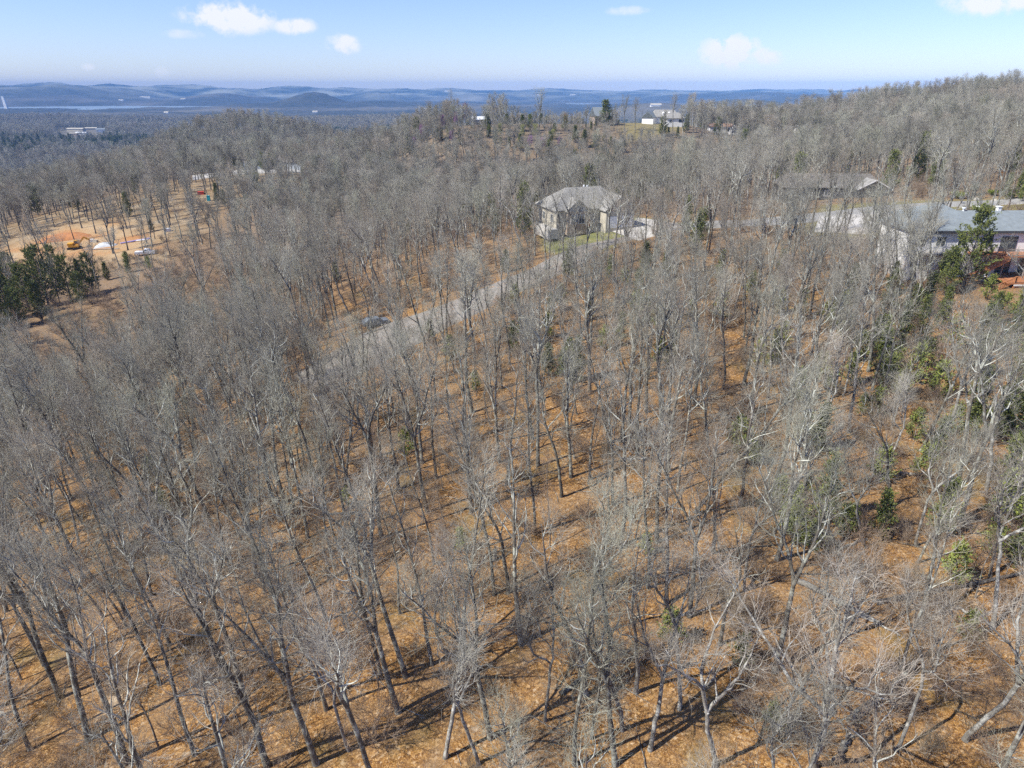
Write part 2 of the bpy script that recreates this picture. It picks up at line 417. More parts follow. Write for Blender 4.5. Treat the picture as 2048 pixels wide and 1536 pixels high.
def build_ground():
    ang = np.concatenate([np.linspace(-180, -52, 60, endpoint=False), np.linspace(-52, 52, 430, endpoint=False), np.linspace(52, 180, 61)])
    ang = R(1) * ang
    rad = np.concatenate([[1.0], np.geomspace(4, 900, 330), np.geomspace(905, 10300, 230)[0:]])
    A, Q = np.meshgrid(ang, rad)
    X = Q * np.sin(A); Y = Q * np.cos(A)
    Z = terrain(X, Y)
    # the crowns of far woods swell the surface a little
    k = np.clip((Q - 2200) / 1500, 0, 1)
    Z = Z + k * 5 * np.random.default_rng(3).random(Z.shape)
    V = np.stack([X, Y, Z], -1).reshape(-1, 3)
    nr, na = A.shape
    i = np.arange(nr - 1)[:, None] * na + np.arange(na - 1)[None]
    F = np.stack([i, i + 1, i + na + 1, i + na], -1).reshape(-1, 4)[:, ::-1]
    me = np_mesh('ground', V, F, None, True)
    x, y = V[:, 0], V[:, 1]
    def attr(n, val):
        a = me.attributes.new(n, 'FLOAT', 'POINT'); a.data.foreach_set('value', np.asarray(val, np.float32).ravel())
    attr('soil', soft(LOT, x, y, 12)); attr('lawn', np.maximum(soft(LAWN, x, y, 2.5), np.maximum(soft(YARD, x, y, 3) * .8, soft(RIDGE_LAWN, x, y, 8) * .7)))
    attr('clear', soft(CLEAR, x, y, 14))
    m = new_mat('leaf_litter', (.4, .2, .1), .95); t = NT(m)
    m.node_tree.nodes['Principled BSDF'].inputs['Specular IOR Level'].default_value = .12
    geo = t.n('ShaderNodeNewGeometry'); pos = geo.outputs['Position']
    def at_(n):
        q = t.n('ShaderNodeAttribute'); q.attribute_name = n; return q.outputs['Fac']
    def vor(scale, out='Color'):
        q = t.n('ShaderNodeTexVoronoi'); q.inputs['Scale'].default_value = scale; t.l(pos, q.inputs['Vector']); return q.outputs[out]
    leafc = t.n('ShaderNodeSeparateColor'); t.l(vor(5.5), leafc.inputs[0])
    leaf = t.ramp(leafc.outputs[0], [(0, (.06, .027, .010)), (.25, (.17, .076, .024)), (.5, (.275, .138, .040)), (.78, (.385, .205, .062)), (.92, (.54, .33, .14)), (1, (.70, .54, .36))])
    fine = t.n('ShaderNodeSeparateColor'); t.l(vor(15), fine.inputs[0])
    leaf2 = t.ramp(fine.outputs[1], [(0, (.055, .026, .011)), (.4, (.21, .102, .033)), (.75, (.36, .192, .062)), (1, (.62, .42, .22))])
    c = t.mix(.5, leaf, leaf2)
    n_mid = t.noise(pos, .35, 6, .65)
    n_big = t.noise(pos, .055, 5, .6)
    c = t.mix(t.ramp(n_mid, [(.42, (0, 0, 0)), (.72, (.75, .75, .75))]), c, (.245, .172, .105))      # thinner, paler litter
    c = t.mix(t.ramp(n_big, [(.5, (0, 0, 0)), (.68, (.5, .5, .5))]), c, (.215, .155, .097))
    n_st = t.noise(pos, .22, 7, .7)
    c = t.mix(t.ramp(n_st, [(.63, (0, 0, 0)), (.70, (.8, .8, .8))]), c, (.46, .38, .28))            # bare stony patches
    n_moss = t.noise(pos, .13, 5, .6)
    c = t.mix(t.ramp(n_moss, [(.56, (0, 0, 0)), (.72, (.6, .6, .6))]), c, (.17, .145, .05))
    soilc = t.ramp(t.noise(pos, .12, 7, .65), [(.3, (.18, .115, .06)), (.5, (.27, .195, .115)), (.7, (.38, .30, .20))])
    clearc = t.ramp(t.noise(pos, .06, 6, .6), [(.30, (.42, .20, .08)), (.5, (.40, .265, .14)), (.75, (.46, .37, .25))])
    c = t.mix(at_('soil'), c, t.mix(at_('clear'), soilc, clearc))
    lawnc = t.ramp(t.noise(pos, .3, 7, .7), [(.3, (.12, .14, .045)), (.5, (.20, .20, .075)), (.72, (.32, .28, .13))])
    c = t.mix(at_('lawn'), c, lawnc)
    # deeper in the wood the litter is older and greyer
    d0 = t.n('ShaderNodeVectorMath'); d0.operation = 'LENGTH'; t.l(pos, d0.inputs[0])
    mg = t.n('ShaderNodeMapRange'); mg.inputs[1].default_value = 110; mg.inputs[2].default_value = 240; t.l(d0.outputs['Value'], mg.inputs[0])
    keepm = t.math('SUBTRACT', 1.0, t.math('MAXIMUM', at_('soil'), at_('lawn')), True)
    c = t.mix(t.math('MULTIPLY', t.math('MULTIPLY', mg.outputs[0], keepm), .8), c, (.23, .175, .125))
    # far woodland seen from above: bare crowns, darker evergreen patches, and cloud shade painted in farther off
    dist = t.n('ShaderNodeVectorMath'); dist.operation = 'LENGTH'; t.l(pos, dist.inputs[0])
    mr = t.n('ShaderNodeMapRange'); mr.inputs[1].default_value = 330; mr.inputs[2].default_value = 560; t.l(dist.outputs['Value'], mr.inputs[0])
    w1 = t.noise(pos, .045, 6, .75)
    wood = t.ramp(w1, [(.3, (.07, .068, .055)), (.5, (.16, .145, .115)), (.7, (.27, .235, .19))])
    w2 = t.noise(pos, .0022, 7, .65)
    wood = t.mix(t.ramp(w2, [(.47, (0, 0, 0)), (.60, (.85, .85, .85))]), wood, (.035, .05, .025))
    w3 = t.noise(pos, .0011, 8, .68)
    wood = t.mix(t.ramp(w3, [(.60, (0, 0, 0)), (.67, (.5, .5, .5))]), wood, (.30, .26, .20))
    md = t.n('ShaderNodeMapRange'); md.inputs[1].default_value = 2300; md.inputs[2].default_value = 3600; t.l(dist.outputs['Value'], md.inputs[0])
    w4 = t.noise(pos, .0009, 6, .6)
    deep = t.ramp(w4, [(.36, (.012, .022, .018)), (.50, (.030, .038, .034)), (.57, (.11, .105, .09)), (.70, (.22, .20, .16))])  # cloud shadow and sunlit slopes painted into the colour of the far hills
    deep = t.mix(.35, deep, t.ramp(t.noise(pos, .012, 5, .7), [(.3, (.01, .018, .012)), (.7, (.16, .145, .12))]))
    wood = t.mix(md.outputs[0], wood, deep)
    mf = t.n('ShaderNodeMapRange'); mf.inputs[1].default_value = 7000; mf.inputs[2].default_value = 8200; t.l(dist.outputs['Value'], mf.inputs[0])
    wood = t.mix(mf.outputs[0], wood, t.ramp(t.noise(pos, .0022, 6, .65), [(.40, (.02, .035, .035)), (.5, (.11, .125, .11)), (.62, (.24, .245, .20))]))  # farthest rims: sunlit paleness between shaded patches, put into the land colour
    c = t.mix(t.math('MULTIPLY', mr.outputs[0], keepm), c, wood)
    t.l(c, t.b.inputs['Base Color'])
    h = t.math('ADD', t.math('MULTIPLY', fine.outputs[0], .5), t.math('MULTIPLY', n_mid, .6))
    t.bump(h, .10, .9)
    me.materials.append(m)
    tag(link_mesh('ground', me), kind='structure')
build_ground()

def sheet(name, pairs, mat, lift=.12, kind='structure', step=1.6, label=None):
    """a draped strip between two polylines of world points; its edges turn down into the ground"""
    pairs = [(np.array(a[:2]), np.array(b[:2])) for a, b in pairs]
    rows = []
    for (a0, b0), (a1, b1) in zip(pairs[:-1], pairs[1:]):
        n = max(2, int(max(np.linalg.norm(a1 - a0), np.linalg.norm(b1 - b0)) / step))
        for i in range(n):
            t = i / n; rows.append((a0 + (a1 - a0) * t, b0 + (b1 - b0) * t))
    rows.append(pairs[-1])
    nc = 8; V = []
    for a, b in rows:
        L = np.linalg.norm(b - a)
        for j in range(-1, nc + 2):
            s = min(max(j / nc, 0), 1); q = a + (b - a) * s
            if j in (-1, nc + 1): q = a + (b - a) * (s + (-.3 if j < 0 else .3) / max(L, 1)); z = -.25
            else: z = lift
            wob = .12 * math.sin(q[0] * 1.3 + q[1]) if j in (0, nc) else 0
            V.append((q[0] + wob, q[1] + wob, gz(q[0], q[1]) + z))
    w = nc + 3; F = []
    for i in range(len(rows) - 1):
        for j in range(w - 1):
            k = i * w + j; F.append((k, k + 1, k + w + 1, k + w))
    me = np_mesh(name, np.array(V), np.array(F), mat, True)
    o = link_mesh(name, me)
    bm = bmesh.new(); bm.from_mesh(me); bmesh.ops.recalc_face_normals(bm, faces=bm.faces)
    if sum(f.normal.z for f in bm.faces) < 0: bmesh.ops.reverse_faces(bm, faces=bm.faces)
    bm.to_mesh(me); bm.free()
    return tag(o, label=label, kind=kind)
def road_mat(name, c0, c1, litter=.66):
    m = new_mat(name, c0, .95); t = NT(m); geo = t.n('ShaderNodeNewGeometry'); pos = geo.outputs['Position']
    c = t.ramp(t.noise(pos, .5, 8, .7), [(.3, c0), (.7, c1)])
    c = t.mix(t.ramp(t.noise(pos, 9, 4, .8), [(.3, (0, 0, 0)), (.8, (.3, .3, .3))]), c, tuple(min(1, q * 1.5) for q in c1))
    c = t.mix(t.ramp(t.noise(pos, .8, 6, .75), [(litter, (0, 0, 0)), (litter + .1, (.8, .8, .8))]), c, (.36, .21, .10))
    t.l(c, t.b.inputs['Base Color']); t.bump(t.noise(pos, 6, 5, .8), .05, .6); return m
M['gravel'] = road_mat('gravel', (.17, .155, .135), (.30, .275, .245), .56)
M['concrete'] = road_mat('concrete', (.36, .345, .31), (.50, .475, .44), .68)
M['asphalt'] = road_mat('asphalt', (.21, .205, .195), (.32, .31, .29), .68)
def _ruts(m):
    t = NT(m); geo = t.n('ShaderNodeNewGeometry')
    mp = t.n('ShaderNodeMapping'); mp.inputs['Rotation'].default_value = (0, 0, R(29)); mp.inputs['Scale'].default_value = (1, .06, 1); t.l(geo.outputs['Position'], mp.inputs[0])
    f = t.noise(mp.outputs[0], 1.1, 4, .6)
    old = t.b.inputs['Base Color'].links[0].from_socket
    t.l(t.mix(t.ramp(f, [(.42, (0, 0, 0)), (.62, (.55, .55, .55))]), old, (.155, .14, .115)), t.b.inputs['Base Color'])
_ruts(M['gravel'])
def px_pairs(ps): return [(at(*a), at(*b)) for a, b in ps]
sheet('gravel_road', px_pairs([((a[0] + .22 * (b[0] - a[0]), a[1] + .22 * (b[1] - a[1])), b) for a, b in [((575, 742), (640, 792)), ((628, 706), (722, 748)), ((700, 660), (800, 706)), ((775, 632), (850, 680)), ((850, 612), (905, 650)), ((950, 573), (1000, 603)), ((1050, 533), (1105, 556)), ((1095, 508), (1175, 522)), ((1150, 490), (1215, 492)), ((1235, 474), (1285, 476))]]), M['gravel'])
sheet('driveway', px_pairs([((1275, 482), (1218, 462)), ((1330, 466), (1262, 447)), ((1345, 447), (1275, 436))]), M['concrete'])
sheet('road', px_pairs([((1345, 447), (1345, 462)), ((1500, 440), (1500, 452)), ((1600, 430), (1612, 446)), ((1760, 412), (1770, 424)), ((1900, 404), (1905, 414)), ((2060, 396), (2070, 406)), ((2250, 388), (2260, 400))]), M['asphalt'])
sheet('parking_area', px_pairs([((1628, 464), (1640, 432)), ((1730, 468), (1720, 428)), ((1800, 446), (1775, 424))]), M['concrete'], .16)
sheet('lane', px_pairs([((385, 352), (385, 361)), ((450, 343), (455, 351)), ((560, 339), (560, 346)), ((640, 336), (640, 343))]), M['concrete'], .3, step=4)

def build_lake():
    me = np_mesh('lake', np.array([(-6500, 4300, -86.5), (6000, 4300, -86.5), (6000, 7600, -86.5), (-6500, 7600, -86.5)]), np.array([(0, 1, 2, 3)]), None)
    m = new_mat('lake_water', (.22, .27, .30), .45); me.materials.append(m)
    tag(link_mesh('lake', me), kind='structure')
build_lake()

# ------------------------------------------------------------------ trees
def unit(v): return v / (np.linalg.norm(v, axis=-1, keepdims=True) + 1e-9)
def kids(rng, P, Rr, k, t0, t1, ang, length, npts, rratio, rmin, rtip, up=.2, wander=.12, upmul=1.0):
    """batch of k child branches on each of N parent polylines. P (N,n,3), Rr (N,n)"""
    N, n, _ = P.shape
    t = (np.arange(k)[None] + rng.random((N, k))) / k * (t1 - t0) + t0
    s = t * (n - 1); i = np.clip(s.astype(int), 0, n - 2); f = (s - i)[..., None]
    ix = np.arange(N)[:, None]
    base = P[ix, i] * (1 - f) + P[ix, i + 1] * f
    r = Rr[ix, i] * (1 - f[..., 0]) + Rr[ix, i + 1] * f[..., 0]
    d = unit(P[ix, i + 1] - P[ix, i])
    ref = np.where(np.abs(d[..., 2:3]) > .9, np.array([1., 0, 0]), np.array([0, 0, 1.]))
    u = unit(np.cross(d, ref)); v = np.cross(d, u)
    phi = (np.arange(k)[None] * 2.4 + rng.random((N, 1)) * 6.28 + rng.normal(0, .5, (N, k)))[..., None]
    a = (ang[0] + (ang[1] - ang[0]) * rng.random((N, k)))[..., None]
    D = unit(d * np.cos(a) + (u * np.cos(phi) + v * np.sin(phi)) * np.sin(a))
    L = length(t, rng.random((N, k)))
    pts = [base]; cur = base; dd = D
    upv = np.array([0, 0, 1.])
    for q in range(npts - 1):
        dd = unit(dd + upv * up * upmul + rng.normal(0, wander, dd.shape))
        cur = cur + dd * (L / (npts - 1))[..., None]
        pts.append(cur)
    C = np.stack(pts, 2).reshape(N * k, npts, 3)
    r0 = np.maximum(r * rratio, rmin); r0 = r0.reshape(N * k, 1)
    tt = np.linspace(0, 1, npts)[None]
    CR = r0 * (1 - tt) + np.minimum(rtip, r0) * tt
    return C, CR
def tubes(P, Rr, sides):
    """faces and points of N tubes at once"""
    N, n, _ = P.shape
    d = np.empty_like(P); d[:, 1:-1] = P[:, 2:] - P[:, :-2]; d[:, 0] = P[:, 1] - P[:, 0]; d[:, -1] = P[:, -1] - P[:, -2]
    d = unit(d)
    dm = unit(P[:, -1] - P[:, 0])[:, None]
    ref = np.where(np.abs(dm[..., 2:3]) > .8, np.array([1., 0, 0]), np.array([0, 0, 1.]))
    u = unit(np.cross(d, np.broadcast_to(ref, d.shape))); v = np.cross(d, u)
    th = np.arange(sides) * 2 * math.pi / sides
    V = P[:, :, None] + (u[:, :, None] * np.cos(th)[:, None] + v[:, :, None] * np.sin(th)[:, None]) * Rr[:, :, None, None]
    V = V.reshape(-1, 3)
    b = (np.arange(N)[:, None] * n + np.arange(n - 1)[None])[..., None] * sides + np.arange(sides)
    b2 = (np.arange(N)[:, None] * n + np.arange(n - 1)[None])[..., None] * sides + (np.arange(sides) + 1) % sides
    F = np.stack([b, b2, b2 + sides, b + sides], -1).reshape(-1, 4)
    return V, F
def cat(parts):
    Vs, Fs, o = [], [], 0
    for V, F in parts: Vs.append(V); Fs.append(F + o); o += len(V)
    return np.concatenate(Vs), np.concatenate(Fs)

def bare_tree_meshes(seed, H=16., r0=.2, forks=1, fork_at=.5, fork_ang=(.18, .4), clear=.42, reach=4.2, up=.28, lod=0, gnarl=.05, bark='bark', twig='twig', bend=0.0, limbs=None):
    rng = np.random.default_rng(seed)
    n = 14
    def leader(p0, d0, L, ra, rb, npts, wob, upk):
        pts = [p0]; d = d0
        for i in range(npts - 1):
            d = d + rng.normal(0, wob, 3) + np.array([0, 0, upk]); d = d / np.linalg.norm(d)
            pts.append(pts[-1] + d * L / (npts - 1))
        tt = np.linspace(0, 1, npts)
        return np.array(pts), ra * (1 - tt) ** .8 + rb
    parts = []; leads = []
    d0 = np.array([math.sin(bend), 0, math.cos(bend)])
    if forks <= 1:
        P, q = leader(np.array([0, 0, -.3]), d0, H * .97, r0, .02, n, gnarl, .06)
        q[0] *= 1.35; parts.append(tubes(P[None], q[None], 8)); leads.append((P, q, clear))
    else:
        P, q = leader(np.array([0, 0, -.3]), d0, H * fork_at, r0, r0 * .62, 8, gnarl, .05)
        q = r0 * (1 - .3 * np.linspace(0, 1, 8)); q[0] *= 1.35
        parts.append(tubes(P[None], q[None], 8))
        ph = rng.random() * 6.28
        for k in range(forks):
            a = rng.uniform(*fork_ang); az = ph + 6.28 * k / forks + rng.normal(0, .3)
            dk = np.array([math.cos(az) * math.sin(a), math.sin(az) * math.sin(a), math.cos(a)])
            Pk, qk = leader(P[-1] - dk * .1, dk, H * (1 - fork_at) * rng.uniform(.85, 1.08), r0 * rng.uniform(.5, .68), .018, 11, gnarl * 1.6, .045)
            parts.append(tubes(Pk[None], qk[None], 6)); leads.append((Pk, qk, .12))
    L1P, L1R = [], []
    nl = (limbs or (12 if forks <= 1 else int(22 / forks))) if not lod else (14 if forks <= 1 else int(26 / forks))
    for P, q, c in leads:
        nf = lambda t, u: reach * (.88 if not lod else 1.) * (.35 + .75 * np.clip((1.02 - t) * 1.7, 0, 1)) * (.65 + .6 * u) * (1 if forks <= 1 else .72)
        A, B = kids(rng, P[None], q[None], nl, c, .985, (.5, 1.0), nf, 9, .6, .035, .014, up * .62, .21)
        L1P.append(A); L1R.append(B)
        if forks <= 1 and not lod:      # a few short dead snags low down
            A, B = kids(rng, P[None], q[None], 4, .2, c, (.9, 1.3), lambda t, u: .4 + 1.3 * u, 9, .25, .015, .01, .0, .2)
            L1P.append(A); L1R.append(B)
    L1P = np.concatenate(L1P); L1R = np.concatenate(L1R)
    n_trunk = sum(len(f) for _, f in parts)
    parts.append(tubes(L1P, L1R, 5 if not lod else 3))
    tv, tf = cat(parts)
    if lod == 0:
        A2, B2 = kids(rng, L1P, L1R, 6, .25, 1.0, (.35, .9), lambda t, u: (1.8 - .8 * t) * (.5 + .9 * u), 6, .52, .0125, .006, up * .4, .2)
        A3, B3 = kids(rng, A2, B2, 5, .2, 1.0, (.35, .85), lambda t, u: .35 + .9 * u, 4, .6, .0068, .004, up * .3, .2)
        A4, B4 = kids(rng, A3, B3, 2, .3, 1.0, (.35, .8), lambda t, u: .2 + .45 * u, 2, .7, .0048, .0032, .08, .1)
        cv, cf = cat([tubes(A2, B2, 4), tubes(A3, B3, 3), tubes(A4, B4, 3)])
    else:
        A2, B2 = kids(rng, L1P, L1R, 7, .2, 1.0, (.35, .85), lambda t, u: (1.6 - .6 * t) * (.7 + .9 * u), 4, .6, .02, .014, up * .45, .2)
        A3, B3 = kids(rng, A2, B2, 6, .15, 1.0, (.4, .9), lambda t, u: .5 + .8 * u, 2, .7, .015, .010, .1, .2)
        cv, cf = cat([tubes(A2, B2, 3), tubes(A3, B3, 3)])
    tm = np_mesh('trunk', tv, tf, M[bark], True); tm.materials.append(M['limb' if bark != 'bark_pale' else bark])
    mi = np.zeros(len(tf), np.int32); mi[n_trunk:] = 1; tm.polygons.foreach_set('material_index', mi)
    return tm, np_mesh('crown', cv, cf, M[twig], False)

TREES = []      # (trunk mesh, crown mesh, height, words)
def add_kind(h, words, **kw): TREES.append((*bare_tree_meshes(len(TREES) * 13 + 5, H=h, **kw), h, words))
add_kind(16.5, 'straight', r0=0.176, reach=4.4)
add_kind(17.5, 'tall straight', r0=0.202, reach=4.8, clear=.5)
add_kind(15.0, 'slender', r0=0.118, reach=3.2, clear=.5)
add_kind(16.0, 'forked', r0=0.193, forks=2, fork_at=.42, reach=4.4)
add_kind(16.5, 'forked', r0=0.210, forks=3, fork_at=.5, reach=4.2)
add_kind(14.0, 'crooked', r0=0.143, reach=4.0, gnarl=.11, clear=.4)
add_kind(17.0, 'high-forked', r0=0.185, forks=2, fork_at=.62, reach=4.2)
add_kind(12.5, 'thin', r0=0.084, reach=2.5, clear=.45, limbs=9)
add_kind(16.0, 'bowed', r0=0.160, reach=4.2, bend=.22, gnarl=.06)
add_kind(13.0, 'crooked pale-barked', r0=0.134, forks=2, fork_at=.5, reach=3.8, gnarl=.12, bark='bark_pale', twig='twig_pale', fork_ang=(.3, .6))
add_kind(15.0, 'wide-limbed pale-barked', r0=0.193, forks=3, fork_at=.42, reach=4.6, gnarl=.10, bark='bark_pale', twig='twig_pale', fork_ang=(.35, .75))
add_kind(15.5, 'grey-barked', r0=0.151, reach=3.8, bark='bark_mid', gnarl=.06)
NEAR_N = len(TREES)
for k, (h, f) in enumerate(((16, 1), (17, 2), (15, 1), (14.5, 3), (16.5, 1), (15.5, 2))):
    add_kind(h, 'forked' if f > 1 else ('straight' if k != 2 else 'slender'), r0=(.24, .27, .18, .24, .26, .24)[k], forks=f, fork_at=.5, reach=(4.4, 4.2, 3.4, 4.2, 4.8, 4.4)[k], lod=1)
LOD_I = list(range(NEAR_N, len(TREES)))
# saplings: thin poles with few twigs
def sapling_mesh(seed, H):
    rng = np.random.default_rng(seed)
    pts = [np.array([0, 0, -.2])]; d = np.array([rng.normal(0, .06), rng.normal(0, .06), 1.])
    for i in range(9):
        d = unit(d + rng.normal(0, .06, 3)); pts.append(pts[-1] + d * H / 9)
    P = np.array(pts); q = np.linspace(.045, .008, 10) * (H / 6)
    tv, tf = tubes(P[None], q[None], 5)
    A1, B1 = kids(rng, P[None], q[None], 16, .3, 1., (.5, .95), lambda t, u: (1.25 - t) * (.8 + 1.1 * u), 5, .5, .010, .006, .15, .12)
    A2, B2 = kids(rng, A1, B1, 6, .2, 1., (.4, .8), lambda t, u: .3 + .6 * u, 3, .6, .0075, .005, .1, .12)
    A3, B3 = kids(rng, A2, B2, 4, .2, 1., (.4, .8), lambda t, u: .2 + .3 * u, 2, .6, .006, .004, .1, .12)
    cv, cf = cat([tubes(A1, B1, 3), tubes(A2, B2, 3), tubes(A3, B3, 3)])
    return np_mesh('trunk', tv, tf, M['bark_mid'], True), np_mesh('crown', cv, cf, M['brush'], False), H
SAPS = [sapling_mesh(900 + i, h) for i, h in enumerate((5.5, 7.5, 4.5, 8.5))]
def shrub_mesh(seed, H, stems, mat='brush'):
    rng = np.random.default_rng(seed)
    P = []; 
    for s in range(stems):
        a = rng.random() * 6.28; d = np.array([math.cos(a) * .45, math.sin(a) * .45, 1]); p = np.array([math.cos(a) * .15, math.sin(a) * .15, -.1]); q = [p]
        L = H * rng.uniform(.6, 1.05)
        for i in range(5): d = unit(d + rng.normal(0, .12, 3)); q.append(q[-1] + d * L / 5)
        P.append(q)
    P = np.array(P); q = np.broadcast_to(np.linspace(.018, .007, 6), P.shape[:2])
    A1, B1 = kids(rng, P, q, 6, .2, 1., (.35, .8), lambda t, u: H * (.18 + .25 * u), 4, .6, .009, .006, .12, .14)
    A2, B2 = kids(rng, A1, B1, 5, .2, 1., (.4, .8), lambda t, u: .2 + .4 * u, 3, .6, .007, .005, .1, .12)
    A3, B3 = kids(rng, A2, B2, 3, .2, 1., (.4, .8), lambda t, u: .15 + .25 * u, 2, .6, .006, .004, .1, .12)
    V, F = cat([tubes(P, q, 4), tubes(A1, B1, 3), tubes(A2, B2, 3), tubes(A3, B3, 3)])
    return np_mesh('shrub', V, F, M[mat], False)
SHRUBS = [shrub_mesh(50, 1.6, 7), shrub_mesh(51, 2.4, 8), shrub_mesh(52, 3.2, 7)]

def leaves_on(rng, A, k, spread, size, up=.3):
    """k small leaf-sized quads around each branch of A (N,n,3)"""
    N, n, _ = A.shape
    t = rng.random((N, k)) ** .8 * (n - 1); i = np.clip(t.astype(int), 0, n - 2); f = (t - i)[..., None]
    ix = np.arange(N)[:, None]
    p = A[ix, i] * (1 - f) + A[ix, i + 1] * f + rng.normal(0, spread, (N, k, 3))
    d = unit(unit(A[ix, i + 1] - A[ix, i]) + rng.normal(0, .6, (N, k, 3)) + np.array([0, 0, up]))
    w = unit(np.cross(d, rng.normal(0, 1, (N, k, 3))))
    s = (size * rng.uniform(.6, 1.4, (N, k)))[..., None]
    V = np.stack([p - w * s * .28, p + d * s * .5 - w * s * .3, p + d * s, p + d * s * .5 + w * s * .3], 2).reshape(-1, 3)
    F = np.arange(len(V)).reshape(-1, 4)
    return V, F
def cedar_meshes(seed, H, w, mat='cedar', k1=70, kl=26, size=.20, cone=.85):
    rng = np.random.default_rng(seed)
    P = np.array([[0, 0, z] for z in np.linspace(-.2, H * .96, 8)]) + rng.normal(0, .04, (8, 3)); q = np.linspace(H * .018, .012, 8)
    prof = lambda t, u: w * ((1.04 - t) ** cone) * np.clip(.5 + t * 5, 0, 1) * (.55 + .6 * u)
    A1, B1 = kids(rng, P[None], q[None], k1, .05, 1., (.9, 1.35), prof, 5, .4, .012, .006, .14, .1)
    A2, B2 = kids(rng, A1, B1, 5, .3, 1., (.4, .9), lambda t, u: .25 + w * .25 * u, 3, .6, .008, .005, .15, .1)
    tv, tf = cat([tubes(P[None], q[None], 7), tubes(A1, B1, 3)])
    cv, cf = cat([leaves_on(rng, A1[:, 1:], kl // 3, .05, size), leaves_on(rng, A2, max(4, kl // 4), .07, size)])
    return np_mesh('trunk', tv, tf, M['bark_mid'], True), np_mesh('crown', cv, cf, M[mat], False), H
def pine_like(seed, H, w): return cedar_meshes(seed, H, w, 'cedar', 80, 84, .22, .5)
CEDARS = [cedar_meshes(300, 7.5, 2.0), cedar_meshes(301, 5.0, 1.5), cedar_meshes(302, 10., 2.7, k1=90, kl=30, size=.26), cedar_meshes(303, 3.0, 1.3, 'cedar_light', 40, 22, .17),
          cedar_meshes(304, 12., 3.6, k1=110, kl=34, size=.30, cone=.55), pine_like(305, 15., 4.6), pine_like(306, 12., 4.4)]
def leafy_meshes(seed, H, w, mat, kl=8, size=.22, bark='bark_mid'):
    rng = np.random.default_rng(seed)
    tr, cr = bare_tree_meshes(seed, H=H, r0=H * .013, forks=2, fork_at=.3, reach=w, lod=1, bark=bark)
    P = np.array([[0, 0, z] for z in np.linspace(H * .25, H * .98, 8)]); q = np.full(8, .05)
    A1, B1 = kids(rng, P[None], q[None], 44, .0, 1., (.7, 1.2), lambda t, u: w * (1.2 - t * .7) * (.5 + .6 * u), 5, .5, .03, .01, .2, .16)
    A2, B2 = kids(rng, A1, B1, 6, .2, 1., (.4, .9), lambda t, u: .3 + .8 * u, 3, .6, .01, .008, .15, .15)
    tvo = np.empty(len(cr.vertices) * 3, np.float32); cr.vertices.foreach_get('co', tvo)
    cv, cf = leaves_on(rng, A2, kl, .12, size)
    return tr, np_mesh('crown', cv, cf, M[mat], False), H
BUD = leafy_meshes(410, 9, 2.6, 'bud', 9, .22)
REDBUD = leafy_meshes(411, 5, 1.9, 'redbud', 7, .2)
REDTREE = leafy_meshes(412, 9, 2.8, 'redleaf', 6, .24)
DRYTREE = leafy_meshes(413, 8, 2.2, 'dry_leaf', 2, .15, 'bark_pale')

UP = Vector((0, 0, 1))
def lean_matrix_quat(rz, lean, az):
    """turn by rz about the trunk, then tip by lean towards azimuth az (0 = +x)"""
    q = Matrix.Rotation(lean, 4, Vector((-math.sin(az), math.cos(az), 0))) @ Matrix.Rotation(rz, 4, 'Z')
    return q.to_euler()
def place_tree(name, tr, cr, x, y, sc, rz, lean=0., az=math.pi, zoff=0.):
    e = empty(name, (x, y, gz(x, y) + zoff)); e.rotation_euler = lean_matrix_quat(rz, lean, az); e.scale = (sc, sc, sc)
    a = bpy.data.objects.new('trunk', tr); COL.objects.link(a); a.parent = e
    b = bpy.data.objects.new('crown', cr); COL.objects.link(b); b.parent = e
    return e

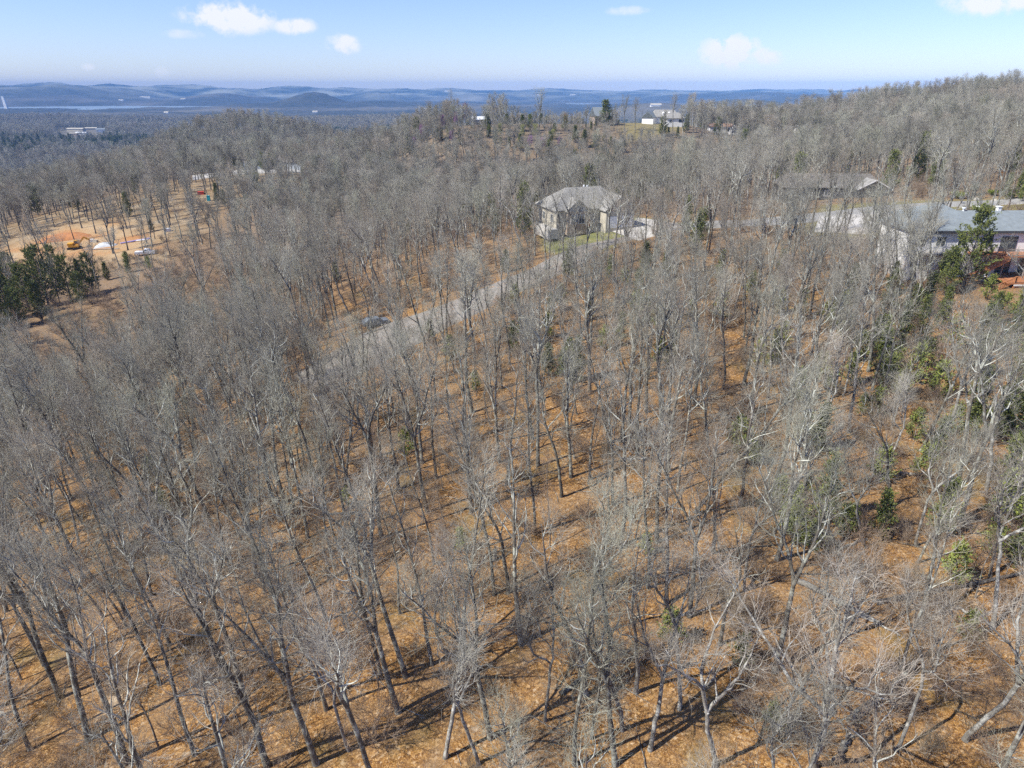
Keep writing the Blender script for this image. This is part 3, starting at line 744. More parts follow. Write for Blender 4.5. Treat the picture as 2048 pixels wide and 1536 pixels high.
# --- hand-read trees: base pixel, kind, size factor, optional top pixel
T_ = []
def T(bx, by, kind, sc=1.0, top=None): T_.append((bx, by, kind, sc, top))
for r in [(797, 979, 0, 1), (749, 914, 0, 1), (944, 825, 1, 1.05), (1065, 878, 0, .95), (1123, 993, 5, 1.05), (1142, 955, 0, .95), (1180, 959, 2, 1.05), (1217, 907, 2, 1), (944, 1024, 0, 1), (855, 1024, 3, 1.1),
          (763, 1075, 6, .98), (735, 1051, 8, .95), (975, 1092, 2, 1.05), (1012, 969, 8, .9), (1070, 1068, 2, 1), (1243, 1092, 1, .95), (1241, 884, 3, .95), (1275, 907, 0, .95), (1337, 942, 1, .9), (1296, 969, 2, 1),
          (1315, 1085, 0, .95), (1000, 925, 0, .9), (1082, 798, 1, 1), (1057, 740, 7, 1), (797, 873, 7, 1), (951, 726, 0, 1), (988, 1190, 2, 1.05), (1043, 1289, 0, 1.02), (929, 1313, 2, 1.02), (812, 1354, 6, .95),
          (797, 1425, 3, 1), (864, 1330, 2, 1.03), (763, 1357, 2, 1.05), (889, 1514, 9, 1.05), (981, 1477, 3, .95), (800, 1227, 7, 1), (869, 1128, 7, 1.05), (1016, 1186, 5, 1), (1173, 1391, 11, .95), (1296, 1176, 2, 1),
          (1333, 1207, 11, .95), (1216, 1262, 9, .95), (1272, 1385, 11, .9), (1231, 1530, 3, .95), (1149, 1530, 2, 1), (1183, 1477, 7, .9), (1245, 1460, 11, .85), (958, 1530, 9, .9),
          (255, 1255, 7, 1), (208, 1234, 7, 1.05), (396, 1203, 5, 1.1), (256, 1125, 2, 1), (355, 1108, 3, .95), (253, 1526, 3, 1.05), (536, 1532, 1, .95), (632, 1528, 4, .92), (454, 1361, 0, 1), (506, 1440, 6, .95),
          (653, 1241, 2, 1.05), (653, 1419, 2, 1.1), (458, 1138, 7, 1.05), (560, 1220, 8, 1), (178, 1480, 4, .95), (636, 973, 0, 1), (349, 1095, 11, 1), (103, 1051, 8, 1), (560, 1041, 1, 1), (591, 1024, 2, 1),
          (434, 1071, 6, 1), (660, 856, 0, 1), (615, 1078, 8, .95), (1488, 771, 1, 1), (1497, 822, 0, .95), (1447, 778, 11, 1), (1618, 839, 1, 1), (1608, 812, 0, 1), (1650, 836, 11, .9), (1550, 969, 1, 1), (1567, 829, 11, 1.05),
          (1355, 983, 2, 1), (1409, 866, 7, 1), (1505, 873, 7, 1), (1833, 1092, 9, .9), (1835, 1125, 7, 1), (1548, 1344, 3, 1.02), (1543, 1480, 7, 1), (1358, 1420, 9, 1), (1379, 1234, 3, .95), (1430, 1532, 10, .82),
          (1300, 1500, 10, .8), (1190, 1180, 7, 1), (1440, 1290, 5, .85), (1490, 1180, 9, .9), (1480, 1010, 11, .95), (1985, 1258, 9, 1.05), (1930, 1480, 10, .85), (1790, 1500, 9, .85), (700, 1160, 7, 1.05), (570, 1370, 7, 1),
          (90, 1330, 3, .95), (30, 1180, 6, .9), (340, 1290, 2, 1), (60, 1500, 2, 1), (390, 1510, 2, 1.05), (700, 1500, 9, .85), (1090, 1440, 9, .8), (160, 960, 3, 1), (250, 880, 6, 1), (390, 860, 4, 1), (480, 930, 5, 1)]: T(*r)
for r in [(1128, 562, 4, 1.0, (1120, 400)), (1168, 545, 3, .95, (1175, 385)), (1212, 535, 6, .9, (1220, 380)), (1250, 545, 3, .95, (1262, 400)), (1092, 552, 3, .95, (1078, 400)), (1565, 500, 0, .95, (1565, 350)), (1604, 492, 3, .95, (1615, 345)), (1650, 505, 6, .95, (1660, 355)), (1690, 500, 4, .9, (1700, 360)), (1530, 490, 1, .9, (1525, 350)), (1740, 500, 5, .95, (1740, 370)), (1800, 570, 0, 1.0, (1790, 430)), (1832, 585, 3, 1.0, (1835, 440)), (1858, 570, 4, .9, (1870, 450)), (1785, 610, 3, .9, (1770, 470)), (1822, 560, 0, .85, (1815, 440)), (1845, 600, 6, .8, (1850, 480)), (1150, 500, 1, .85, (1150, 380)), (1195, 505, 0, .85, (1190, 385)), (1765, 560, 1, .9, (1760, 420)), (1815, 640, 10, .8, (1825, 500)), (1392, 1024, 8, 1.0, (1590, 740)), (1697, 865, 11, 1.05, (1735, 610)), (1744, 781, 2, 1.0, (1790, 600)), (1914, 972, 6, 1.0, (1975, 700)), (1930, 930, 9, 1.0, (2010, 640)), (1840, 901, 8, .9, (1890, 680)),
          (1785, 1014, 5, .95, (1745, 800)), (1676, 1096, 2, .8, (1600, 960)), (1734, 1096, 9, .8, (1700, 880)), (1666, 1415, 9, .85, (1690, 1190)), (1630, 1534, 10, 1.0, (1610, 1180)), (1601, 928, 7, .8, (1650, 790))]: T(*r)

random.seed(3)
hand = []
for bx, by, kind, sc, top in T_:
    p = at(bx, by)
    h = TREES[kind][2] * sc
    if top:
        r = ray(*top); t = p[1] / r[1]; q = np.array([r[0] * t, r[1] * t, CAM_H + r[2] * t]) - np.array(p)
        lean = math.atan2(abs(q[0]), max(q[2], 2)); az = 0 if q[0] > 0 else math.pi
        lean = min(lean, .6)
    else:
        side = (bx - 1024) / 1024
        lean = abs(random.gauss(.08 if bx < 1250 else .02, .03)) + max(0, -side) * .07; az = math.pi + random.gauss(0, .6) if bx < 1450 else random.gauss(0, 1)
    hand.append((p[0], p[1], kind, sc, lean, az))

# --- the rest of the wood: darts with a minimum spacing that widens with distance
ROADS = [LAWN, YARD]
def road_poly(ps): 
    q = px_pairs(ps); return [a for a, b in q] + [b for a, b in q][::-1]
ROADS.append(road_poly([((575, 742), (640, 792)), ((700, 660), (800, 706)), ((850, 612), (905, 650)), ((950, 573), (1000, 603)), ((1050, 533), (1105, 556)), ((1150, 490), (1215, 492)), ((1235, 474), (1285, 476))]))
ROADS.append(road_poly([((1345, 447), (1345, 462)), ((1500, 440), (1500, 452)), ((1600, 430), (1612, 446)), ((1760, 412), (1770, 424)), ((1900, 404), (1905, 414)), ((2060, 396), (2070, 406))]))
ROADS.append(road_poly([((385, 352), (385, 361)), ((560, 339), (560, 346)), ((640, 336), (640, 343))]))
HOUSE_SPOTS = []       # (x, y, radius) kept free of trees
def house_spot(px, py, Y, rad):
    r = ray(px, py); t = Y / r[1]; HOUSE_SPOTS.append((r[0] * t, Y, rad))
house_spot(1185, 440, 164, 12); house_spot(1990, 500, 113, 9); house_spot(1880, 500, 113, 9); house_spot(2110, 500, 113, 12); house_spot(1620, 400, 178, 13); house_spot(1690, 400, 178, 10)
house_spot(2005, 530, 102, 7); house_spot(2075, 530, 102, 9); house_spot(1985, 530, 98, 5); house_spot(2060, 530, 97, 7); house_spot(565, 330, 395, 14); house_spot(625, 330, 400, 12)
def blocked(x, y, pad=1.2):
    b = np.zeros(len(x), bool)
    for poly in ROADS: b |= inside(poly, x, y) | (edge_dist(poly, x, y) < pad)
    for hx, hy, rr in HOUSE_SPOTS: b |= np.hypot(x - hx, y - hy) < rr
    return b
def darts(rng, n, y0, y1, spacing, prior, keep=None):
    """points in the wedge the camera sees (and a margin), not closer than spacing(y)"""
    cell = {}; out = []
    def key(x, y, c): return (int(x // c), int(y // c))
    C = 6.0
    for p in prior: cell.setdefault(key(p[0], p[1], C), []).append((p[0], p[1]))
    u = rng.random(n)
    y = np.sqrt(u * (y1 ** 2 - y0 ** 2) + y0 ** 2); x = (rng.random(n) * 2 - 1) * (.80 * y + 22)
    ok = ~blocked(x, y)
    if keep is not None: ok &= keep(x, y, rng)
    for a, b in zip(x[ok], y[ok]):
        s = spacing(b) * (.74 if (a < -.28 * b and 45 < b < 200) else 1); k = key(a, b, C); bad = False
        for i in (-1, 0, 1):
            for j in (-1, 0, 1):
                for q in cell.get((k[0] + i, k[1] + j), ()):
                    if (q[0] - a) ** 2 + (q[1] - b) ** 2 < s * s: bad = True; break
                if bad: break
            if bad: break
        if not bad: out.append((a, b)); cell.setdefault(k, []).append((a, b))
    return out
RIDGE = [at(px, py) for px, py in ((770, 300), (800, 262), (1000, 255), (1180, 240), (1480, 240), (1500, 262), (1300, 290), (1180, 330), (950, 320))]
VIEWS = [((1235, 208, 1475, 262), .95, 400), ((800, 222, 1235, 262), .9, 378), ((1895, 420, 1990, 560), .9, 103), ((1990, 450, 2060, 560), 1.0, 104), ((1958, 385, 2060, 540), 1.0, 116), ((1850, 412, 1958, 470), .05, 116), ((1090, 368, 1275, 445), .08, 165), ((1625, 425, 1735, 468), .6, 165), ((1540, 368, 1710, 410), .1, 190), ((1740, 400, 2060, 425), .6, 150),
         ((-20, 430, 340, 525), .55, 300), ((150, 440, 430, 520), .7, 215), ((340, 345, 480, 430), .65, 380), ((-20, 490, 230, 640), .93, 170), ((1110, 470, 1220, 515), .6, 150), ((640, 640, 800, 740), .12, 120), ((820, 590, 1060, 640), .04, 140),
         ((480, 335, 640, 350), .6, 400), ((1900, 560, 2050, 640), .5, 110), ((520, 312, 600, 345), .4, 400)]
def opens(x, y, rng):
    """trees that would hide a house, a clearing or the road where the photo shows it are left out"""
    z = terrain(x, y); k = np.ones(len(x), bool)
    for frac, rad in ((.62, 2.0), (.85, 2.2)):
        u, v = project(x, y, z + 16 * frac)
        m = rad * FPX / np.maximum(np.hypot(x, y), 5) * .6
        for (a, b, c, d), p, far in VIEWS:
            k &= ~((u > a - m) & (u < c + m) & (v > b - m * .5) & (v < d + m) & (y < far) & (rng.random(len(x)) < p))
    return k
def keep_lot(x, y, rng):
    inlot = inside(LOT, x, y); cl = inside(CLEAR, x, y); rl = inside(RIDGE_LAWN, x, y)
    return ~(inlot & (rng.random(len(x)) < .62)) & ~(cl & (rng.random(len(x)) < .8)) & ~rl & ~inside(RIDGE, x, y) & opens(x, y, rng)
near_pts = darts(RNG, 6500, 16, 118, lambda y: 4.2 if y < 60 else 3.4, [(h[0], h[1]) for h in hand], keep_lot)
far_pts = darts(RNG, 60000, 118, 780, lambda y: 3.7 + max(0, y - 120) * .003, near_pts + hand, keep_lot)
near_pts.sort(key=lambda p: math.hypot(p[0], p[1]))
n_indiv = 300
fill = []
for x, y in near_pts:
    kind = random.choice([0, 1, 2, 2, 3, 4, 5, 6, 7, 7, 2, 8, 11, 11, 9])
    if x > .25 * y + 2 and random.random() < .3: kind = random.choice([9, 10, 9, 11])
    sc = random.choice([random.uniform(.6, .8), random.uniform(.78, 1.02), random.uniform(.85, 1.1)])
    fill.append((x, y, kind, sc, abs(random.gauss(.06, .04)) + (.06 * min(1, -x / (.75 * y)) if x < 0 else 0), math.pi + random.gauss(0, .7)))
allt = hand + fill
# the ones that stand nearest and in view become single trees
def seen(x, y):
    z = gz(x, y); u, v = project(x, y, z); u2, v2 = project(x, y, z + 14)
    return (-60 < u < 2110 and v > -10 and v < 1640) or (-60 < u2 < 2110 and v2 < 1500 and v > 0)
cand = sorted([t for t in allt if seen(t[0], t[1])], key=lambda t: math.hypot(t[0], t[1]) - (25 if t in hand else 0))
single = cand[:n_indiv]; sset = set(id(t) for t in single)
rest_near = [t for t in allt if id(t) not in sset]
# six of the singles farthest away carry the sparser crowns that the woods behind repeat
order = sorted(single, key=lambda t: math.hypot(t[0], t[1]))
swap = {id(order[-1 - i]): LOD_I[i] for i in range(len(LOD_I))}
singles = []
for t in single:
    x, y, kind, sc, lean, az = t
    kind = swap.get(id(t), kind)
    e = place_tree('bare_tree', TREES[kind][0], TREES[kind][1], x, y, sc, random.uniform(0, 6.28), lean, az)
    e['category'] = 'tree'; e['group'] = 'bare trees of the wood'
    singles.append(dict(o=e, x=x, y=y, kind=kind, sc=sc, lean=lean, az=az))

# ------------------------------------------------------------------ repeated woods (nobody could count them): one object each
def scatter(name, label, cat_, pts, sources):
    """pts: (x,y,z,rx,ry,rz,scale,index); sources: list of lists of objects whose own geometry is joined into one plant"""
    pts = np.array(pts, np.float32)
    me = bpy.data.meshes.new(name); me.vertices.add(len(pts)); me.vertices.foreach_set('co', pts[:, :3].ravel())
    a = me.attributes.new('rot', 'FLOAT_VECTOR', 'POINT'); a.data.foreach_set('vector', pts[:, 3:6].ravel())
    a = me.attributes.new('size', 'FLOAT', 'POINT'); a.data.foreach_set('value', pts[:, 6].copy())
    a = me.attributes.new('pick', 'INT', 'POINT'); a.data.foreach_set('value', pts[:, 7].astype(np.int32))
    me.update()
    o = link_mesh(name, me); tag(o, label, cat_, kind='stuff')
    g = bpy.data.node_groups.new(name, 'GeometryNodeTree')
    g.interface.new_socket('Geometry', in_out='INPUT', socket_type='NodeSocketGeometry'); g.interface.new_socket('Geometry', in_out='OUTPUT', socket_type='NodeSocketGeometry')
    N, L = g.nodes, g.links
    gi = N.new('NodeGroupInput'); go = N.new('NodeGroupOutput'); ip = N.new('GeometryNodeInstanceOnPoints')
    L.new(gi.outputs[0], ip.inputs['Points'])
    def named(nm, t):
        q = N.new('GeometryNodeInputNamedAttribute'); q.data_type = t; q.inputs['Name'].default_value = nm
        return [s for s in q.outputs if s.enabled and s.name == 'Attribute'][0]
    # one Instance-on-Points per plant kind, so that no picking order is needed
    jo = N.new('GeometryNodeJoinGeometry')
    N.remove(ip)
    for k, objs in enumerate(sources):
        j = N.new('GeometryNodeJoinGeometry')
        for ob in objs:
            oi = N.new('GeometryNodeObjectInfo'); oi.transform_space = 'ORIGINAL'; oi.inputs['Object'].default_value = ob
            L.new(oi.outputs['Geometry'], j.inputs[0])
        ip = N.new('GeometryNodeInstanceOnPoints'); L.new(gi.outputs[0], ip.inputs['Points']); L.new(j.outputs[0], ip.inputs['Instance'])
        cmp_ = N.new('FunctionNodeCompare'); cmp_.data_type = 'INT'; cmp_.operation = 'EQUAL'
        ins = [s for s in cmp_.inputs if s.enabled and s.type == 'INT']
        L.new(named('pick', 'INT'), ins[0]); ins[1].default_value = k
        L.new(cmp_.outputs[0], ip.inputs['Selection'])
        L.new(named('rot', 'FLOAT_VECTOR'), ip.inputs['Rotation']); L.new(named('size', 'FLOAT'), ip.inputs['Scale'])
        L.new(ip.outputs[0], jo.inputs[0])
    L.new(jo.outputs[0], go.inputs[0])
    md = o.modifiers.new('scatter', 'NODES'); md.node_group = g
    return o
# ------------------------------------------------------------------ evergreens, saplings, brush
PLANTS = []     # (object, x, y, look, kind word)
def put(bank, px, py, sc, name, cat_, group, look, lean=0.0, az=0.0):
    tr, cr, h = bank
    x, y, z = at(px, py)
    if y > 700: x, y, z = loc_at(px, 405 + (262 - py) * 1.5)
    if 310 > py and y > 300 and cat_ != 'cedar': sc *= 1.25
    e = place_tree(name, tr, cr, x, y, sc, random.uniform(0, 6.28), lean, az)
    if 310 > py and y > 300 and name == 'cedar_tree': e.scale = (sc * 1.5, sc * 1.5, sc)
    e['category'] = cat_; e['group'] = group
    PLANTS.append((e, x, y, look, cat_)); return e
C_ = [  # base x, base y, bank, scale, look
    (1642, 1050, 0, .95, 'dark narrow'), (1634, 905, 1, 1.05, 'dull olive spreading'), (1606, 890, 1, .8, 'thin olive'), (1758, 752, 1, 1.15, 'dark bushy'), (1748, 700, 1, .9, 'dark'), (1826, 765, 3, 1.5, 'bright green young'), (1800, 795, 3, 1.2, 'bright green low'),
    (1850, 735, 3, 1.2, 'yellow-green young'), (2052, 1010, 4, .85, 'large dark'), (2040, 900, 4, .8, 'tall dark'), (2010, 960, 3, 1.4, 'yellow-green spreading'), (1936, 885, 1, .9, 'olive'), (1905, 870, 3, 1.1, 'olive-yellow'),
    (1881, 1065, 1, 1.0, 'dull thin'), (1757, 965, 3, 1.2, 'small olive'), (1902, 1166, 3, 1.15, 'small yellow-green'), (1932, 1280, 3, .8, 'dull olive'), (1475, 905, 3, 1.3, 'sparse olive'), (1500, 930, 3, .9, 'low sparse'),
    (1152, 764, 1, 1.2, 'green upright'), (1096, 752, 1, .9, 'dark green'), (1026, 706, 1, .95, 'green'), (1060, 690, 3, 1.3, 'pale olive'), (862, 690, 1, .8, 'dark low'), (814, 912, 3, 1.1, 'small dark'), (951, 782, 3, .9, 'small upright'),
    (694, 1014, 3, .7, 'tiny olive'), (1240, 690, 1, .95, 'pale green'), (1210, 700, 3, 1.2, 'olive'), (1668, 660, 1, 1.0, 'green'), (1700, 600, 1, 1.1, 'dark'), (1680, 640, 3, 1.3, 'olive'), (1012, 545, 1, .9, 'dark'),
    (1390, 510, 2, .85, 'tall dark'), (1372, 470, 2, .8, 'dark'), (1405, 480, 0, .9, 'dark'), (1290, 545, 1, 1.1, 'dull green'), (1330, 560, 1, 1.0, 'dull green'), (1220, 560, 1, .9, 'dull'), (1375, 330, 0, .9, 'brownish'),
    (1926, 574, 6, 1.0, 'tall ragged'), (1890, 590, 4, .6, 'green'), (1880, 575, 1, 1.1, 'olive low'), (1780, 590, 1, 1.0, 'dull'), (1850, 620, 1, 1.1, 'dark'), (1880, 660, 2, .6, 'dark spreading'), (1820, 640, 1, 1.0, 'dull'), (1975, 600, 3, 1.2, 'yellow-green bushy'),
    (2035, 640, 3, 1.4, 'yellow-green'), (2008, 630, 3, 1.0, 'bright'), (2044, 622, 3, .8, 'bright low'), (1985, 650, 1, .9, 'dark'), (1700, 770, 3, 1.3, 'olive'), (1640, 760, 3, 1.2, 'dull olive'), (1950, 760, 6, .45, 'dark bushy'), (2010, 720, 6, .5, 'dark'), (1870, 920, 1, .9, 'dull'), (1980, 1110, 3, 1.1, 'olive low'), (2030, 1130, 1, .8, 'dull'), (2035, 398, 2, .7, 'dark'), (2010, 400, 0, .8, 'dark'), (2046, 404, 3, 1.4, 'yellow-green'),
    (98, 612, 5, 1.05, 'tall dark'), (58, 622, 6, 1.0, 'broad dark'), (20, 640, 5, .95, 'dark'), (142, 598, 6, .95, 'dark'), (188, 588, 6, .9, 'dark rounded'), (35, 598, 5, .85, 'dark'), (75, 580, 6, .95, 'olive'), (-14, 610, 5, 1.0, 'dark'), (118, 575, 5, .8, 'olive tall'), (-5, 575, 6, 1.1, 'broad'), (165, 610, 6, .7, 'dark low'), (40, 655, 6, .8, 'shaded'), (-5, 665, 5, .9, 'shaded tall'),
    (160, 560, 1, 1.2, 'olive'), (215, 560, 1, 1.0, 'small dark'), (258, 545, 1, .95, 'small dark'), (300, 540, 3, 1.3, 'low olive'), (8, 545, 2, .8, 'dark'), (12, 700, 6, .8, 'dark'), (85, 640, 4, .8, 'dark'), (255, 530, 3, 1.3, 'olive low'),
    (436, 408, 2, .85, 'dark'), (450, 412, 0, .9, 'dark'), (520, 400, 0, .8, 'dull'), (560, 412, 1, 1.3, 'dark'), (540, 425, 1, 1.0, 'dull'), (535, 445, 3, 1.4, 'olive low'), (60, 880, 3, 1.0, 'small olive'), (310, 970, 3, 1.2, 'olive'), (330, 1040, 3, 1.2, 'dull olive'),
    (790, 262, 2, 1.0, 'dark'), (815, 262, 2, .9, 'green'), (840, 268, 4, .8, 'olive'), (775, 255, 2, .8, 'olive'), (880, 282, 2, .9, 'dark'), (920, 290, 0, 1.1, 'dark'), (1150, 285, 0, 1.2, 'green'), (1168, 295, 2, .9, 'dark'), (1100, 295, 0, 1.1, 'olive'), (1210, 250, 4, 1.15, 'tall bright green'),
    (975, 262, 2, .9, 'dark'), (1045, 262, 2, .85, 'dark'), (1130, 262, 0, 1.1, 'dark'), (1325, 272, 4, .85, 'broad dark'), (1190, 300, 0, 1.1, 'dark'), (575, 268, 4, .8, 'dark'), (590, 266, 2, .9, 'dark'), (520, 258, 2, .9, 'dark'), (1040, 300, 0, 1.1, 'olive'),
    (1060, 262, 0, 1.2, 'olive'), (900, 270, 0, 1.2, 'dark'), (1760, 700, 3, 1.5, 'olive bushy'), (1800, 690, 1, 1.1, 'dark bushy'), (1835, 690, 0, .9, 'dark'), (1720, 720, 3, 1.2, 'olive'), (1770, 780, 3, 1.4, 'yellow-green'), (1870, 800, 3, 1.5, 'olive bushy'), (1950, 830, 1, 1.1, 'dull'), (1990, 880, 1, 1.1, 'dark'), (2020, 820, 2, .8, 'dark'), (2045, 760, 2, .8, 'olive'),
    (1900, 700, 3, 1.5, 'dull olive'), (1960, 700, 1, 1.2, 'olive'), (2000, 1040, 3, 1.5, 'yellow-green low'), (2040, 1060, 3, 1.4, 'olive low'), (1840, 960, 3, 1.2, 'dull low'), (1560, 700, 3, 1.3, 'dull'), (1600, 640, 1, .9, 'dull'), (1440, 640, 3, 1.4, 'sparse'), (1290, 640, 3, 1.3, 'sparse'), (1120, 620, 3, 1.4, 'sparse'),
    (1180, 640, 1, .8, 'dull'), (1030, 620, 3, 1.4, 'sparse olive'), (900, 720, 3, 1.2, 'sparse'), (1320, 730, 3, 1.2, 'sparse'), (1440, 560, 1, 1.0, 'dull'), (1500, 600, 3, 1.4, 'olive'), (1560, 560, 1, 1.0, 'dark'), (1100, 650, 0, .7, 'pale'), (1540, 1460, 3, .7, 'tiny dull'), (1700, 1060, 3, .8, 'sparse low'), (1290, 1110, 3, .7, 'tiny olive'), (1340, 1290, 3, 1.0, 'low dark'), (920, 1105, 3, .8, 'tiny green'), (1480, 1330, 3, .8, 'tiny dull')]
for bx, by, k, sc, look in C_:
    put(CEDARS[k], bx, by, sc, 'cedar_tree', 'cedar', 'evergreen cedars', look)
_gr = random.Random(8)
for _i in range(34):
    bx = _gr.uniform(1500, 2040) if _i < 22 else _gr.uniform(1040, 1500); by = _gr.uniform(600, 1120) if _i < 22 else _gr.uniform(560, 760)
    put(CEDARS[_gr.choice([3, 3, 1])], bx, by, _gr.uniform(.8, 1.4), 'cedar_tree', 'cedar', 'evergreen cedars', _gr.choice(['ragged olive', 'thin olive', 'yellow-green tufted', 'dull green']))
for bx, by, sc in ((762, 264, 1.1), (740, 268, 1.0), (1462, 252, 1.15), (1480, 252, 1.0), (573, 262, .7), (596, 262, .7), (845, 258, .8), (1070, 285, .8), (1105, 292, .7), (1045, 282, .7), (1000, 280, .7)):
    put(BUD, bx, by, sc, 'budding_tree', 'tree', 'trees in pale yellow-green bud', 'yellow-green budding')
for bx, by, sc in ((865, 262, 1.3), (850, 270, 1.1), (812, 275, 1.3), (885, 262, 1.2), (925, 250, 1.1), (905, 292, 1.1), (1060, 300, 1.0), (1085, 305, 1.0), (1120, 300, .9)):
    put(REDBUD, bx, by, sc, 'redbud_tree', 'redbud', 'purple-flowering redbuds on the ridge', 'purple flowering')
put(REDTREE, 930, 252, 1.0, 'red_leaved_tree', 'tree', None or 'odd-coloured trees', 'russet-crowned')
put(DRYTREE, 1885, 745, 1.0, 'dry_leaved_tree', 'tree', 'odd-coloured trees', 'orange-brown leaved')
put(DRYTREE, 1130, 265, 1.0, 'dry_leaved_tree', 'tree', 'odd-coloured trees', 'brown leaved')
put(DRYTREE, 1990, 395, .8, 'dry_leaved_tree', 'tree', 'odd-coloured trees', 'brown leaved')
for bx, by, sc in ((1985, 391, .5), (1917, 398, .75), (2020, 396, .35)):
    x, y, z = at(bx, by)
    V, F = leaves_on(np.random.default_rng(bx), np.array([[[0, 0, .4], [math.cos(a) * 1.2, math.sin(a) * 1.2, 1.1]] for a in np.linspace(0, 6.2, 30)]) * sc * 1.6, 50, .3 * sc, .22)
    o = link_mesh('garden_bush', np_mesh('garden_bush', V, F, M['lawnbush'])); o.location = (x, y, z)
    tag(o, None, 'bush', 'clipped bushes beside the road'); PLANTS.append((o, x, y, 'rounded yellow-green', 'bush'))
# pale sycamore and big oak that stand out on the ridges
def special(px, py, kind, sc, label, lean=0.0, az=math.pi, w=None):
    x, y, z = at(px, py)
    if y > 700: x, y, z = loc_at(px, 410 + (262 - py) * 1.5)
    e = place_tree('bare_tree', TREES[kind][0], TREES[kind][1], x, y, sc, random.uniform(0, 6), lean, az)
    tag(e, label, 'tree'); return e
SPECIAL = [special(866, 268, 10, 1.35, 'pale spreading bare tree rising above the purple redbuds on the ridge'),
           special(1945, 400, 4, 1.25, 'large bare oak with several limbs beside the road behind the blue-roofed house'),
           special(132, 432, 3, 1.25, 'dark-trunked bare tree standing at the upper edge of the cleared tan lot', .12),
           special(1248, 262, 4, 1.15, 'round-crowned bare tree on the ridge just left of the two-storey white house'),
           special(1270, 265, 4, 1.1, 'round-crowned bare tree in the yard of the two-storey white house'),
           special(1345, 262, 4, 1.2, 'tall bare tree on the ridge between the two-storey house and the brown-roofed house'),
           special(1000, 262, 5, 1.2, 'dark twisted bare tree on the ridge beside the metal roof'),
           special(1078, 262, 4, 1.35, 'broad bare tree on the ridge, its crown above the others near it'),
           special(905, 255, 0, 1.2, 'thin-crowned bare tree on the ridge behind the redbuds')]

SAPL = []
sap_pts = darts(np.random.default_rng(21), 1500, 22, 105, lambda y: 6.2, [])
def seen2(x, y):
    u, v = project(x, y, gz(x, y)); return -10 < u < 2058 and v < 1560
sap_pts = [p for p in sap_pts if seen2(*p)]
sap_pts.sort(key=lambda p: math.hypot(*p))
for x, y in sap_pts[:190]:
    tr, cr, h = random.choice(SAPS)
    e = place_tree('sapling', tr, cr, x, y, random.uniform(.8, 1.25), random.uniform(0, 6.28), abs(random.gauss(.06, .05)), random.uniform(0, 6.28))
    e['category'] = 'sapling'; e['group'] = 'thin saplings under the trees'; SAPL.append((e, x, y))

def shr_density(x, y):
    d = .5 + .5 * np.sin(x / 9.1 + 1.3 * np.sin(y / 13.)) * np.cos(y / 11.3 + 1.1 * np.sin(x / 7.7))
    return np.clip(d * 1.1 - .05 + .35 * (x / (0.75 * y + 10) > .35), .04, 1)
shr_src = []
for i, (px, py) in enumerate(((1500, 1240), (1130, 1330), (560, 1180))):
    x, y, z = at(px, py); o = link_mesh('shrub', SHRUBS[i]); o.location = (x, y, z); o.rotation_euler[2] = i
    tag(o, None, 'shrub', 'leafless shrubs'); PLANTS.append((o, x, y, 'twiggy leafless', 'shrub')); shr_src.append([o])
spts = darts(np.random.default_rng(31), 16000, 18, 230, lambda y: 1.35 + y * .006, [], lambda x, y, r: (r.random(len(x)) < shr_density(x, y)) & ~inside(CLEAR, x, y))
sz = terrain(np.array(spts)[:, 0], np.array(spts)[:, 1])
print('shrubs', len(spts))
scatter('undergrowth', 'fine pinkish-grey leafless undergrowth between the trunks', 'undergrowth',
        [(x, y, z, random.gauss(0, .1), random.gauss(0, .1), random.uniform(0, 6.28), random.uniform(.55, 1.2), random.randrange(3)) for (x, y), z in zip(spts, sz)], shr_src)


def src(kind):
    for s in singles:
        if s['kind'] == kind: return list(s['o'].children)
    return None
kinds_near = [k for k in range(NEAR_N) if src(k)]
kinds_lod = [k for k in LOD_I if src(k)]
EVG = []
for q in (1, 4, 6):
    EVG.append(list(next(p[0] for p in PLANTS if CEDARS[q][0] in [c.data for c in p[0].children]).children))
sources = [src(k) for k in kinds_near + kinds_lod] + EVG
pts = []
for x, y, kind, sc, lean, az in rest_near:
    k = kinds_near.index(kind) if kind in kinds_near else 0
    e = lean_matrix_quat(random.uniform(0, 6.28), lean, az); pts.append((x, y, gz(x, y), e.x, e.y, e.z, sc, k))
fp = np.array(far_pts); fz = terrain(fp[:, 0], fp[:, 1])
for (x, y), z in zip(far_pts, fz):
    if random.random() < (.03 if x < 0 else .05) and y > 125: k = len(kinds_near) + len(kinds_lod) + random.randrange(3)
    elif y < 190: k = random.randrange(len(kinds_near))
    else: k = len(kinds_near) + random.randrange(len(kinds_lod))
    sc = random.uniform(.72, 1.1) * (1 if y < 300 else 1.03)
    if x < -.3 * y and y < 140: sc *= .9
    e = lean_matrix_quat(random.uniform(0, 6.28), abs(random.gauss(.05, .04)), math.pi + random.gauss(0, 1)); pts.append((x, y, z, e.x, e.y, e.z, sc, k))
print('single', len(single), 'scattered', len(pts))
scatter('woodland', 'grey leafless wood covering the slopes behind the nearest trees', 'woodland', pts, sources)


